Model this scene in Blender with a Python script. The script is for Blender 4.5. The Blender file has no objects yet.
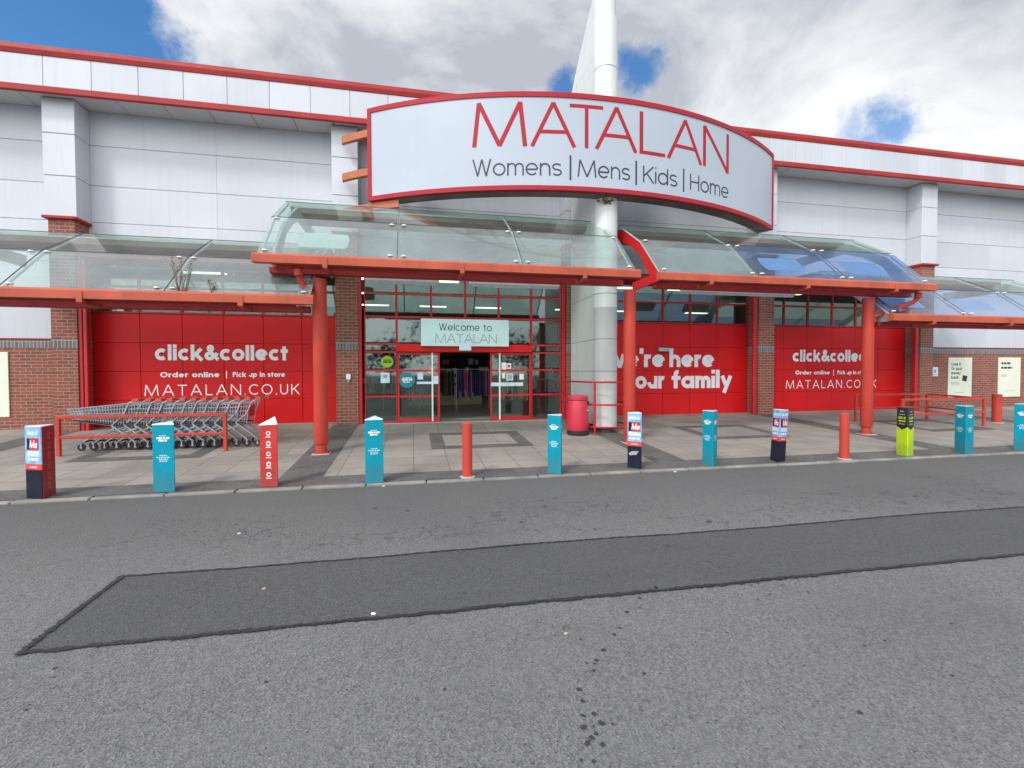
import bpy, math, random
from math import sin, cos, pi, radians, sqrt, atan2
random.seed(7)
sc = bpy.context.scene
COL = sc.collection
def R(a): return radians(a)

# ------------------------------------------------------------------ layout constants (metres)
# x runs along the shop front to the right, y away from the camera, z up; z = 0 at the canopy post feet
CAMH = 1.6
SL = 0.0533                      # pavement falls towards the road
def pz(y): return SL*(y-9.94)    # pavement height
ROAD = -0.150
WALL, PIER = 14.0, 13.47
BAY, X0 = 6.53, -1.78
PX = [X0+BAY*k for k in range(-2, 5)]   # pier axes
def px_(k): return X0+BAY*k

# ------------------------------------------------------------------ materials
MATS = {}
def srgb(r, g, b):
    f = lambda c: (c/255/12.92) if c/255 <= 0.04045 else ((c/255+0.055)/1.055)**2.4
    return (f(r), f(g), f(b), 1)
def lin(r, g, b): return (r, g, b, 1)
class NT:
    def __init__(s, name):
        s.m = bpy.data.materials.new(name); s.m.use_nodes = True
        s.n = s.m.node_tree.nodes; s.l = s.m.node_tree.links
        s.b = s.n['Principled BSDF']; s.out = s.n['Material Output']
    def add(s, t, **kw):
        nd = s.n.new(t)
        for k, v in kw.items():
            if k in nd.inputs: nd.inputs[k].default_value = v
            else: setattr(nd, k, v)
        return nd
    def link(s, a, b): s.l.new(a, b)
    def pos(s): return s.add('ShaderNodeNewGeometry').outputs['Position']
    def noise(s, vec, scale, detail=4, rough=.55):
        nd = s.add('ShaderNodeTexNoise'); nd.inputs['Scale'].default_value = scale
        nd.inputs['Detail'].default_value = detail; nd.inputs['Roughness'].default_value = rough
        s.link(vec, nd.inputs['Vector']); return nd.outputs['Fac']
    def ramp(s, fac, *stops):
        nd = s.add('ShaderNodeValToRGB'); e = nd.color_ramp.elements
        while len(e) < len(stops): e.new(0.5)
        for i, (p, c) in enumerate(stops):
            e[i].position = p; e[i].color = c if not isinstance(c, (int, float)) else (c, c, c, 1)
        s.link(fac, nd.inputs['Fac']); return nd.outputs['Color']
    def mix(s, a, b, fac, mode='MIX'):
        nd = s.add('ShaderNodeMix', data_type='RGBA', blend_type=mode)
        for v, k in ((a, 6), (b, 7), (fac, 0)):
            if hasattr(v, 'default_value') and hasattr(v, 'links'): s.link(v, nd.inputs[k])
            else: nd.inputs[k].default_value = v
        return nd.outputs[2]
    def math(s, op, a, b=None):
        nd = s.add('ShaderNodeMath', operation=op)
        for i, v in enumerate((a, b)):
            if v is None: continue
            if hasattr(v, 'links'): s.link(v, nd.inputs[i])
            else: nd.inputs[i].default_value = v
        return nd.outputs[0]
    def vscale(s, vec, x, y, z):
        nd = s.add('ShaderNodeMapping'); nd.inputs['Scale'].default_value = (x, y, z); s.link(vec, nd.inputs['Vector'])
        return nd.outputs['Vector']
    def bump(s, h, strength=.3, dist=.01):
        nd = s.add('ShaderNodeBump'); nd.inputs['Strength'].default_value = strength; nd.inputs['Distance'].default_value = dist
        s.link(h, nd.inputs['Height']); s.link(nd.outputs['Normal'], s.b.inputs['Normal'])
def paint(name, col, rough=.45, var=.12, scale=3, dirt=0, metallic=0, spec=.5, fine=0, splash=0, island=0):
    """weathered paint: slow tone drift, optional run-down dirt streaks"""
    t = NT(name); p = t.pos()
    n = t.noise(p, scale, 5)
    lo = tuple(c*(1-var) for c in col[:3])+(1,); hi = tuple(min(1, c*(1+var)) for c in col[:3])+(1,)
    c = t.ramp(n, (.3, lo), (.7, hi))
    if dirt:
        st = t.noise(t.vscale(p, 9, 9, .5), 1.0, 5, .6)
        msk = t.ramp(st, (.52, 0.0), (.75, dirt))
        c = t.mix(c, (col[0]*.45+.02, col[1]*.45+.02, col[2]*.4+.015, 1), msk)
    if fine:
        fn = t.noise(p, 60, 3)
        c = t.mix(c, (col[0]*.5, col[1]*.5, col[2]*.5, 1), t.ramp(fn, (.55, 0.0), (.8, fine)))
    if splash:      # road splash dried on the lowest part, scuffs higher up
        oc = t.add('ShaderNodeTexCoord'); so = t.add('ShaderNodeSeparateXYZ'); t.link(oc.outputs['Object'], so.inputs[0])
        hgt = t.math('SUBTRACT', so.outputs[2], t.math('MULTIPLY', t.noise(p, 14, 5, .65), .34))
        c = t.mix(c, (.10, .095, .085, 1), t.ramp(hgt, (.0, splash), (.16, 0.0)))
        sc_ = t.noise(t.vscale(p, 30, 30, 9), 1.0, 4, .7)
        c = t.mix(c, (min(1, col[0]*.6+.25), min(1, col[1]*.6+.25), min(1, col[2]*.6+.25), 1), t.ramp(sc_, (.66, 0.0), (.74, splash*.7)))
    if island:
        gi = t.add('ShaderNodeNewGeometry'); c = t.mix(c, t.mix((.80, .80, .80, 1), (1, 1, 1, 1), gi.outputs['Random Per Island']), island, 'MULTIPLY')
    t.link(c, t.b.inputs['Base Color'])
    r = t.noise(p, scale*4, 4)
    rr = t.add('ShaderNodeMapRange'); t.link(r, rr.inputs[0]); rr.inputs[3].default_value = max(.05, rough-.1); rr.inputs[4].default_value = min(1, rough+.15)
    t.link(rr.outputs[0], t.b.inputs['Roughness'])
    t.b.inputs['Metallic'].default_value = metallic
    t.b.inputs['Specular IOR Level'].default_value = spec
    MATS[name] = t.m; return t.m

def make_materials():
    paint('cladding', lin(.565, .60, .65), .42, .05, .6, dirt=.16, island=.55)
    paint('joint_grey', lin(.30, .315, .34), .7, .1)
    paint('soffit_white', lin(.52, .53, .54), .5, .06, 1)
    paint('roof_red', lin(.34, .030, .030), .5, .15, 1.5, dirt=.3, spec=.25)
    paint('panel_red', lin(.62, .008, .011), .40, .08, .8, dirt=.08, spec=.25)
    paint('groove_dark', lin(.22, .006, .010), .7, .1)
    paint('frame_red', lin(.48, .013, .018), .38, .1, 2)
    paint('faded_red', lin(.45, .092, .05), .55, .18, 2, dirt=.30, fine=.15, spec=.3)
    paint('post_red', lin(.50, .056, .036), .42, .12, 1.5, dirt=.22, spec=.3, fine=.12)
    paint('deep_red', lin(.33, .014, .016), .5, .12, 2)
    paint('orange_steel', lin(.42, .125, .045), .5, .15, 3, dirt=.3)
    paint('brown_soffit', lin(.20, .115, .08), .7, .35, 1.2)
    paint('grey_metal', lin(.42, .44, .44), .45, .12, 2, dirt=.25)
    paint('dark_metal', lin(.06, .06, .065), .5, .2, 3)
    paint('sign_white', lin(.40, .455, .52), .35, .03, .7, dirt=.05)
    paint('sign_red', lin(.37, .020, .032), .45, .06, 2, spec=.2)
    paint('sign_ink', lin(.022, .035, .05), .5, .1, 2)
    paint('sign_under', lin(.14, .115, .10), .8, .4, 1.2)
    paint('mast_white', lin(.60, .63, .62), .4, .06, 1, dirt=.3, fine=.10)
    paint('bright_patch_pale', lin(.60, .74, .71), .5, .05, 2)  # for the added panels that imitate bright patches behind the canopy glass
    paint('white', lin(.80, .80, .79), .4, .04, 3)
    paint('letter_white', lin(.80, .80, .82), .5, .05, 3)
    paint('welcome_aqua', lin(.55, .74, .74), .3, .04, 2)
    paint('poster_cream', lin(.72, .76, .62), .45, .04, 2)
    paint('ink', lin(.02, .02, .022), .5, .1)
    paint('ink_grey', lin(.35, .37, .33), .5, .1)
    paint('teal', lin(.0, .275, .375), .45, .10, 3, dirt=.16, spec=.2, fine=.10, splash=.30)
    paint('teal_sticker', lin(.0, .22, .28), .3, .05, 3)
    paint('lime', lin(.47, .70, .008), .4, .08, 3, dirt=.1, splash=.28, spec=.3)
    paint('lime_sticker', lin(.30, .50, .01), .35, .08, 3)
    paint('navy', lin(.006, .009, .024), .35, .3, 6, fine=.1, spec=.3)
    paint('sky_print', lin(.20, .42, .66), .35, .35, 9)
    paint('print_pale', lin(.55, .70, .80), .35, .15, 9)
    paint('print_red', lin(.55, .02, .04), .35, .2, 6)
    paint('band_red', lin(.68, .06, .05), .35, .1, 6)
    paint('cover_red', lin(.48, .035, .03), .4, .14, 4, dirt=.15, splash=.28, spec=.3)
    paint('side_red', lin(.32, .012, .02), .4, .15, 4, splash=.28, spec=.3)
    paint('bin_red', lin(.55, .03, .06), .38, .08, 4, dirt=.15)
    paint('rubber', lin(.018, .018, .019), .7, .3, 8)
    paint('zinc', lin(.40, .43, .46), .34, .2, 8, metallic=.6)
    paint('handle_red', lin(.62, .10, .07), .45, .15, 6)
    paint('concrete_pad', lin(.42, .40, .37), .9, .15, 8)
    paint('kerb', lin(.235, .225, .205), .9, .3, 2.5, fine=.35)
    paint('stalk', lin(.30, .21, .10), .8, .3, 12)
    paint('weed_stem', lin(.10, .07, .04), .8, .3, 12)
    paint('dry_leaf', lin(.46, .35, .22), .8, .3, 12)
    paint('green_leaf', lin(.06, .10, .02), .7, .4, 12)
    paint('rust_moss', lin(.20, .14, .04), .9, .4, 12)
    paint('interior_floor', lin(.20, .18, .15), .45, .15, .7)
    paint('interior_wall', lin(.45, .42, .38), .8, .1, .7)
    paint('interior_dark', lin(.06, .055, .05), .8, .2, .7)
    paint('beige', lin(.50, .42, .30), .6, .08, 2)
    for nm, c in (('cloth_purple', (.10, .04, .22)), ('cloth_pink', (.45, .10, .18)), ('cloth_navy', (.02, .03, .09)), ('cloth_cream', (.6, .55, .45)),
                  ('cloth_black', (.02, .02, .02)), ('cloth_olive', (.12, .13, .05)), ('cloth_yellow', (.6, .40, .05))):
        paint(nm, lin(*c), .9, .2, 5)
    # lit interior lamps
    t = NT('lamp_glow'); t.b.inputs['Emission Color'].default_value = (1, .95, .82, 1); t.b.inputs['Emission Strength'].default_value = 2.2; MATS['lamp_glow'] = t.m
    # brick
    t = NT('brick'); p = t.pos(); sx = t.add('ShaderNodeSeparateXYZ'); t.link(p, sx.inputs[0])
    cb = t.add('ShaderNodeCombineXYZ'); t.link(t.math('ADD', sx.outputs[0], sx.outputs[1]), cb.inputs[0]); t.link(sx.outputs[2], cb.inputs[1])
    def brickn(w, h, mortar, c1, c2, cm, vec, off=.5):
        b = t.add('ShaderNodeTexBrick'); t.link(vec, b.inputs['Vector']); b.offset = off
        b.inputs['Scale'].default_value = 1; b.inputs['Brick Width'].default_value = w; b.inputs['Row Height'].default_value = h
        b.inputs['Mortar Size'].default_value = mortar; b.inputs['Mortar Smooth'].default_value = .15; b.inputs['Bias'].default_value = -.1
        b.inputs['Color1'].default_value = c1; b.inputs['Color2'].default_value = c2; b.inputs['Mortar'].default_value = cm
        return b
    b = brickn(.235, .083, .009, lin(.31, .078, .048), lin(.18, .052, .038), lin(.33, .25, .20), cb.outputs[0])
    n = t.noise(p, 7, 5); c = t.mix(b.outputs['Color'], lin(.22, .10, .07), t.ramp(n, (.45, 0.0), (.8, .6)))
    n2 = t.noise(t.vscale(p, 1, 1, .35), 1.3, 4); c = t.mix(c, lin(.12, .07, .055), t.ramp(n2, (.5, 0.0), (.8, .45)))
    t.link(c, t.b.inputs['Base Color']); t.b.inputs['Roughness'].default_value = .85
    inv = t.math('SUBTRACT', 1.0, b.outputs['Fac']); t.bump(inv, .5, .008); MATS['brick'] = t.m
    # soldier band of grey engineering bricks
    t = NT('soldier_brick'); p = t.pos(); sx = t.add('ShaderNodeSeparateXYZ'); t.link(p, sx.inputs[0])
    cb = t.add('ShaderNodeCombineXYZ'); t.link(t.math('ADD', sx.outputs[0], sx.outputs[1]), cb.inputs[0]); t.link(sx.outputs[2], cb.inputs[1])
    b = brickn(.078, .6, .009, lin(.17, .165, .17), lin(.10, .10, .11), lin(.36, .33, .30), cb.outputs[0], 0)
    t.link(b.outputs['Color'], t.b.inputs['Base Color']); t.b.inputs['Roughness'].default_value = .8
    t.bump(t.math('SUBTRACT', 1.0, b.outputs['Fac']), .4, .006); MATS['soldier_brick'] = t.m
    # paving slabs
    t = NT('slabs'); p = t.pos()
    b = t.add('ShaderNodeTexBrick'); t.link(p, b.inputs['Vector']); b.offset = .0
    for k, v in (('Scale', 1), ('Brick Width', .62), ('Row Height', .62), ('Mortar Size', .007), ('Mortar Smooth', .2), ('Bias', 0)): b.inputs[k].default_value = v
    b.inputs['Color1'].default_value = lin(.325, .293, .253); b.inputs['Color2'].default_value = lin(.280, .252, .218); b.inputs['Mortar'].default_value = lin(.09, .08, .07)
    n = t.noise(p, .9, 6, .6); c = t.mix(b.outputs['Color'], lin(.16, .15, .138), t.ramp(n, (.42, 0.0), (.72, .7)))
    n2 = t.noise(p, 26, 5, .65); c = t.mix(c, lin(.30, .285, .26), t.ramp(n2, (.52, 0.0), (.75, .35)))
    v = t.add('ShaderNodeTexVoronoi'); v.inputs['Scale'].default_value = 4.5; t.link(p, v.inputs['Vector'])
    c = t.mix(c, lin(.07, .068, .065), t.ramp(v.outputs['Distance'], (.05, .75), (.09, 0.0)))       # old gum spots
    sy = t.add('ShaderNodeSeparateXYZ'); t.link(p, sy.inputs[0])
    t.link(c, t.b.inputs['Base Color']); t.b.inputs['Roughness'].default_value = .82
    t.bump(n2, .25, .006); MATS['slabs'] = t.m
    # dark block paving
    t = NT('blocks'); p = t.pos()
    b = t.add('ShaderNodeTexBrick'); t.link(p, b.inputs['Vector'])
    for k, v in (('Scale', 1), ('Brick Width', .21), ('Row Height', .105), ('Mortar Size', .006), ('Mortar Smooth', .2), ('Bias', 0)): b.inputs[k].default_value = v
    b.inputs['Color1'].default_value = lin(.125, .118, .112); b.inputs['Color2'].default_value = lin(.085, .082, .08); b.inputs['Mortar'].default_value = lin(.045, .043, .04)
    n = t.noise(p, 1.6, 6, .6); c = t.mix(b.outputs['Color'], lin(.17, .16, .15), t.ramp(n, (.4, 0.0), (.75, .6)))
    t.link(c, t.b.inputs['Base Color']); t.b.inputs['Roughness'].default_value = .85
    t.bump(t.math('SUBTRACT', 1.0, b.outputs['Fac']), .3, .006); MATS['blocks'] = t.m
    # asphalt
    def asphalt(name, lo, mid, hi, cracks):
        t = NT(name); p = t.pos()
        n1 = t.noise(p, .28, 5, .6)
        n3 = t.noise(p, 95, 3, .7); v = t.add('ShaderNodeTexVoronoi'); v.inputs['Scale'].default_value = 75; t.link(p, v.inputs['Vector'])
        g = t.mix(lo, hi, t.ramp(t.math('ADD', t.math('MULTIPLY', n3, .6), t.math('MULTIPLY', v.outputs['Color'], .4)), (.30, 0.0), (.72, 1.0)))
        c = t.mix(g, mid, .42)
        c = t.mix(c, tuple(x*.62 for x in mid[:3])+(1,), t.ramp(n1, (.48, 0.0), (.75, .55)))
        n4 = t.noise(t.vscale(p, .5, 2.6, 1), 1.1, 5, .6)       # wheel-worn streaks along the road
        c = t.mix(c, tuple(x*1.22 for x in mid[:3])+(1,), t.ramp(n4, (.5, 0.0), (.8, .55)))
        n5 = t.noise(p, 5.5, 6, .7)
        c = t.mix(c, tuple(x*.45 for x in lo[:3])+(1,), t.ramp(n5, (.62, 0.0), (.74, .55)))
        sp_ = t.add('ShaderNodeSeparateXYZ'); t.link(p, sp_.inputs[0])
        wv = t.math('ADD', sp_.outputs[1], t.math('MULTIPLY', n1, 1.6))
        c = t.mix(c, tuple(x*.70 for x in mid[:3])+(1,), t.ramp(t.math('DIVIDE', wv, 10.0), (.52, 0.0), (.66, .5), (.82, .75)))   # darker towards the kerb
        # pale stone chips
        v2 = t.add('ShaderNodeTexVoronoi'); v2.inputs['Scale'].default_value = 30; t.link(p, v2.inputs['Vector'])
        c = t.mix(c, (.33, .32, .30, 1), t.ramp(v2.outputs['Distance'], (.07, .6), (.14, 0.0)))
        v3 = t.add('ShaderNodeTexVoronoi'); v3.inputs['Scale'].default_value = 17; t.link(t.vscale(p, 1, 1.1, 1), v3.inputs['Vector'])
        c = t.mix(c, (.02, .02, .02, 1), t.ramp(v3.outputs['Distance'], (.07, .7), (.13, 0.0)))
        if cracks:
            w = t.add('ShaderNodeTexVoronoi', feature='DISTANCE_TO_EDGE'); w.inputs['Scale'].default_value = 3.4
            dn = t.add('ShaderNodeTexNoise'); dn.inputs['Scale'].default_value = 5; t.link(p, dn.inputs['Vector'])
            ad = t.add('ShaderNodeVectorMath', operation='ADD'); t.link(p, ad.inputs[0])
            ms = t.add('ShaderNodeVectorMath', operation='SCALE'); ms.inputs['Scale'].default_value = .35; t.link(dn.outputs['Color'], ms.inputs[0]); t.link(ms.outputs[0], ad.inputs[1])
            t.link(ad.outputs[0], w.inputs['Vector'])
            ck = t.ramp(w.outputs['Distance'], (.008, 1.0), (.028, 0.0))
            bandm = t.ramp(t.math('DIVIDE', sp_.outputs[1], 10.0), (.46, 0.0), (.50, .13), (.56, .13), (.64, 0.0))     # the worn strip beyond the patch cracks most
            zone = t.ramp(t.math('ADD', t.noise(t.vscale(p, .6, 1.2, 1), .75, 3), bandm), (.57, 0.0), (.64, 1.0))
            c = t.mix(c, (.022, .022, .022, 1), t.math('MULTIPLY', ck, t.math('MULTIPLY', zone, .5)))
        t.link(c, t.b.inputs['Base Color']); t.b.inputs['Roughness'].default_value = .88
        t.b.inputs['Specular IOR Level'].default_value = .3
        t.bump(t.math('ADD', n3, t.math('MULTIPLY', v.outputs['Distance'], .6)), .65, .016); MATS[name] = t.m
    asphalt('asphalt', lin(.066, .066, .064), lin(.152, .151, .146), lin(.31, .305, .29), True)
    asphalt('asphalt_patch', lin(.048, .048, .047), lin(.095, .095, .092), lin(.15, .149, .145), False)
    paint('bitumen', lin(.022, .022, .022), .6, .3, 9)
    paint('stain_dark', lin(.035, .035, .036), .6, .3, 9)
    # glass: fresnel mix of a mirror and a tinted clear pane, with a film of dirt
    def glass(name, tint, dirtcol, dirt, refl=1.0, ior=1.5):
        t = NT(name); p = t.pos(); t.n.remove(t.b)
        tr = t.add('ShaderNodeBsdfTransparent'); tr.inputs[0].default_value = tint
        gl = t.add('ShaderNodeBsdfGlossy'); gl.inputs['Roughness'].default_value = .03; gl.inputs[0].default_value = (refl if isinstance(refl, tuple) else (refl, refl, refl))+(1,)
        fr = t.add('ShaderNodeFresnel'); fr.inputs['IOR'].default_value = ior
        geo = t.add('ShaderNodeNewGeometry')     # only the entry face mirrors; the thin pane does not refract
        ff = t.math('MULTIPLY', fr.outputs[0], t.math('SUBTRACT', 1.0, geo.outputs['Backfacing']))
        mx = t.add('ShaderNodeMixShader'); t.link(ff, mx.inputs[0]); t.link(tr.outputs[0], mx.inputs[1]); t.link(gl.outputs[0], mx.inputs[2])
        df = t.add('ShaderNodeBsdfDiffuse'); df.inputs[0].default_value = dirtcol
        m2 = t.add('ShaderNodeMixShader')
        f = t.ramp(t.noise(t.vscale(p, 1.2, 1.2, 1.2), .9, 6, .65), (.3, dirt*.55), (.75, dirt*1.45))
        vs_ = t.add('ShaderNodeTexVoronoi'); vs_.inputs['Scale'].default_value = 6; t.link(p, vs_.inputs['Vector'])
        sp = t.ramp(vs_.outputs['Distance'], (.05, dirt*2.2), (.11, 0.0))          # droppings and water marks
        f = t.math('MINIMUM', t.math('ADD', f, sp), .9)
        t.link(f, m2.inputs[0]); t.link(mx.outputs[0], m2.inputs[1]); t.link(df.outputs[0], m2.inputs[2])
        t.link(m2.outputs[0], t.out.inputs['Surface']); MATS[name] = t.m
    glass('canopy_glass', (.88, .965, .94, 1), (.37, .40, .385, 1), .22, 1.0, 1.6)
    glass('canopy_glass_sky_tint', (.66, .77, .93, 1), (.42, .45, .52, 1), .10, 1.0, 2.1)  # same glass, with the blue sky reflection put into its tint
    glass('canopy_glass_top', (.88, .96, .93, 1), (.42, .46, .43, 1), .05, 1.0, 1.25)
    glass('window_glass', (.78, .90, .86, 1), (.2, .22, .21, 1), .015, (.80, .98, .93), 2.3)
    # leaves of the trees across the car park
    t = NT('tree_leaf'); p = t.pos(); n = t.noise(p, 1.3, 4)
    t.link(t.ramp(n, (.3, lin(.025, .05, .012)), (.7, lin(.07, .11, .03))), t.b.inputs['Base Color']); t.b.inputs['Roughness'].default_value = .8
    MATS['tree_leaf'] = t.m
make_materials()
def M(n): return MATS[n]

# ------------------------------------------------------------------ mesh builder
class MB:
    def __init__(s): s.v = []; s.f = []; s.m = []; s.mats = []
    def mi(s, mat):
        if mat not in s.mats: s.mats.append(mat)
        return s.mats.index(mat)
    def add(s, vs, fs, mat):
        o = len(s.v); k = s.mi(mat); s.v += [tuple(p) for p in vs]
        for f in fs: s.f.append(tuple(i+o for i in f)); s.m.append(k)
        return s
    def box(s, x0, x1, y0, y1, z0, z1, mat):
        v = [(x0,y0,z0),(x1,y0,z0),(x1,y1,z0),(x0,y1,z0),(x0,y0,z1),(x1,y0,z1),(x1,y1,z1),(x0,y1,z1)]
        return s.add(v, [(0,3,2,1),(4,5,6,7),(0,1,5,4),(1,2,6,5),(2,3,7,6),(3,0,4,7)], mat)
    def bevbox(s, x0, x1, y0, y1, z0, z1, mat, b=.01):
        """box with chamfered edges"""
        xs = (x0, x0+b, x1-b, x1); ys = (y0, y0+b, y1-b, y1); zs = (z0, z0+b, z1-b, z1)
        idx = {}; vs = []
        def V(i, j, k):
            key = (i, j, k)
            if key not in idx: idx[key] = len(vs); vs.append((xs[i], ys[j], zs[k]))
            return idx[key]
        fs = []
        for k in (0, 3): fs.append([V(1,1,k),V(2,1,k),V(2,2,k),V(1,2,k)])
        for j in (0, 3): fs.append([V(1,j,1),V(2,j,1),V(2,j,2),V(1,j,2)])
        for i in (0, 3): fs.append([V(i,1,1),V(i,2,1),V(i,2,2),V(i,1,2)])
        for j in (0, 3):
            jj = 1 if j == 0 else 2
            for k in (0, 3):
                kk = 1 if k == 0 else 2
                fs.append([V(1,j,kk),V(2,j,kk),V(2,jj,k),V(1,jj,k)])
        for i in (0, 3):
            ii = 1 if i == 0 else 2
            for k in (0, 3):
                kk = 1 if k == 0 else 2
                fs.append([V(i,1,kk),V(i,2,kk),V(ii,2,k),V(ii,1,k)])
            for j in (0, 3):
                jj = 1 if j == 0 else 2
                fs.append([V(i,jj,1),V(i,jj,2),V(ii,j,2),V(ii,j,1)])
                for k in (0, 3):
                    kk = 1 if k == 0 else 2
                    fs.append([V(i,jj,kk),V(ii,j,kk),V(ii,jj,k)])
        return s.add(vs, fs, mat)
    def tube(s, pts, r, mat, n=8, closed=False, caps=True):
        pts = [tuple(map(float, p)) for p in pts]; N = len(pts); vs = []; up = None
        for i, p in enumerate(pts):
            a = pts[(i-1) % N] if (i > 0 or closed) else p; b = pts[(i+1) % N] if (i < N-1 or closed) else p
            d = [b[k]-a[k] for k in range(3)]; L = sqrt(sum(c*c for c in d)) or 1; d = [c/L for c in d]
            if up is None: up = (0,0,1) if abs(d[2]) < .9 else (1,0,0)
            sd = (d[1]*up[2]-d[2]*up[1], d[2]*up[0]-d[0]*up[2], d[0]*up[1]-d[1]*up[0]); L = sqrt(sum(c*c for c in sd)) or 1; sd = [c/L for c in sd]
            u2 = (sd[1]*d[2]-sd[2]*d[1], sd[2]*d[0]-sd[0]*d[2], sd[0]*d[1]-sd[1]*d[0]); up = u2
            rr = r[i] if isinstance(r, (list, tuple)) else r
            for k in range(n):
                a_ = 2*pi*(k+.5)/n; vs.append(tuple(p[q]+rr*(cos(a_)*sd[q]+sin(a_)*u2[q]) for q in range(3)))
        fs = []
        for i in range(N if closed else N-1):
            j = (i+1) % N
            for k in range(n): fs.append((i*n+k, i*n+(k+1) % n, j*n+(k+1) % n, j*n+k))
        if caps and not closed: fs += [tuple(range(n))[::-1], tuple((N-1)*n+k for k in range(n))]
        return s.add(vs, fs, mat)
    def lathe(s, prof, c, mat, n=24):
        vs = []; 
        for r, z in prof:
            for k in range(n): vs.append((c[0]+r*cos(2*pi*k/n), c[1]+r*sin(2*pi*k/n), c[2]+z))
        fs = []
        for i in range(len(prof)-1):
            for k in range(n): fs.append((i*n+k, i*n+(k+1) % n, (i+1)*n+(k+1) % n, (i+1)*n+k))
        fs += [tuple(range(n))[::-1], tuple((len(prof)-1)*n+k for k in range(n))]
        return s.add(vs, fs, mat)
    def extrude_x(s, poly, x0, x1, mat):
        """polygon given in (y, z), extruded along x"""
        n = len(poly); vs = [(x0, y, z) for y, z in poly]+[(x1, y, z) for y, z in poly]
        return s.add(vs, [tuple(range(n))[::-1], tuple(range(n, 2*n))]+[(i, (i+1) % n, n+(i+1) % n, n+i) for i in range(n)], mat)
    def extrude_y(s, poly, y0, y1, mat):
        n = len(poly); vs = [(x, y0, z) for x, z in poly]+[(x, y1, z) for x, z in poly]
        return s.add(vs, [tuple(range(n)), tuple(range(n, 2*n))[::-1]]+[(i, n+i, n+(i+1) % n, (i+1) % n) for i in range(n)], mat)
    def extrude_z(s, poly, z0, z1, mat):
        n = len(poly); vs = [(x, y, z0) for x, y in poly]+[(x, y, z1) for x, y in poly]
        return s.add(vs, [tuple(range(n))[::-1], tuple(range(n, 2*n))]+[(i, (i+1) % n, n+(i+1) % n, n+i) for i in range(n)], mat)
    def build(s, name, parent=None, smooth=False, local=False, offset=None):
        me = bpy.data.meshes.new(name)
        off = offset or ((0,0,0) if (parent is None or local) else world_loc(parent))
        me.from_pydata([(a-off[0], b-off[1], c-off[2]) for a, b, c in s.v], [], s.f)
        for m in s.mats: me.materials.append(M(m))
        me.polygons.foreach_set('material_index', s.m)
        if smooth:
            me.polygons.foreach_set('use_smooth', [True]*len(s.f))
        me.update()
        import bmesh
        bm = bmesh.new(); bm.from_mesh(me); bmesh.ops.recalc_face_normals(bm, faces=bm.faces); bm.to_mesh(me); bm.free()
        if smooth:
            try: me.set_sharp_from_angle(angle=R(35))
            except Exception: pass
        o = bpy.data.objects.new(name, me); COL.objects.link(o)
        if parent is not None: o.parent = parent
        elif offset: o.location = offset
        return o
def world_loc(o):
    x, y, z = o.location
    while o.parent: o = o.parent; x += o.location[0]; y += o.location[1]; z += o.location[2]
    return (x, y, z)
def tag(o, label=None, cat=None, group=None, kind=None):
    if label: o['label'] = label
    if cat: o['category'] = cat
    if group: o['group'] = group
    if kind: o['kind'] = kind
    return o
def thing(name, label, cat, loc=(0,0,0), group=None, rotz=0):
    o = bpy.data.objects.new(name, None); COL.objects.link(o); o.location = loc; o.rotation_euler = (0,0,rotz); o.empty_display_size = .2
    return tag(o, label, cat, group)
def struct(mb, name, **k):
    o = mb.build(name, **k); o['kind'] = 'structure'; return o

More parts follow.
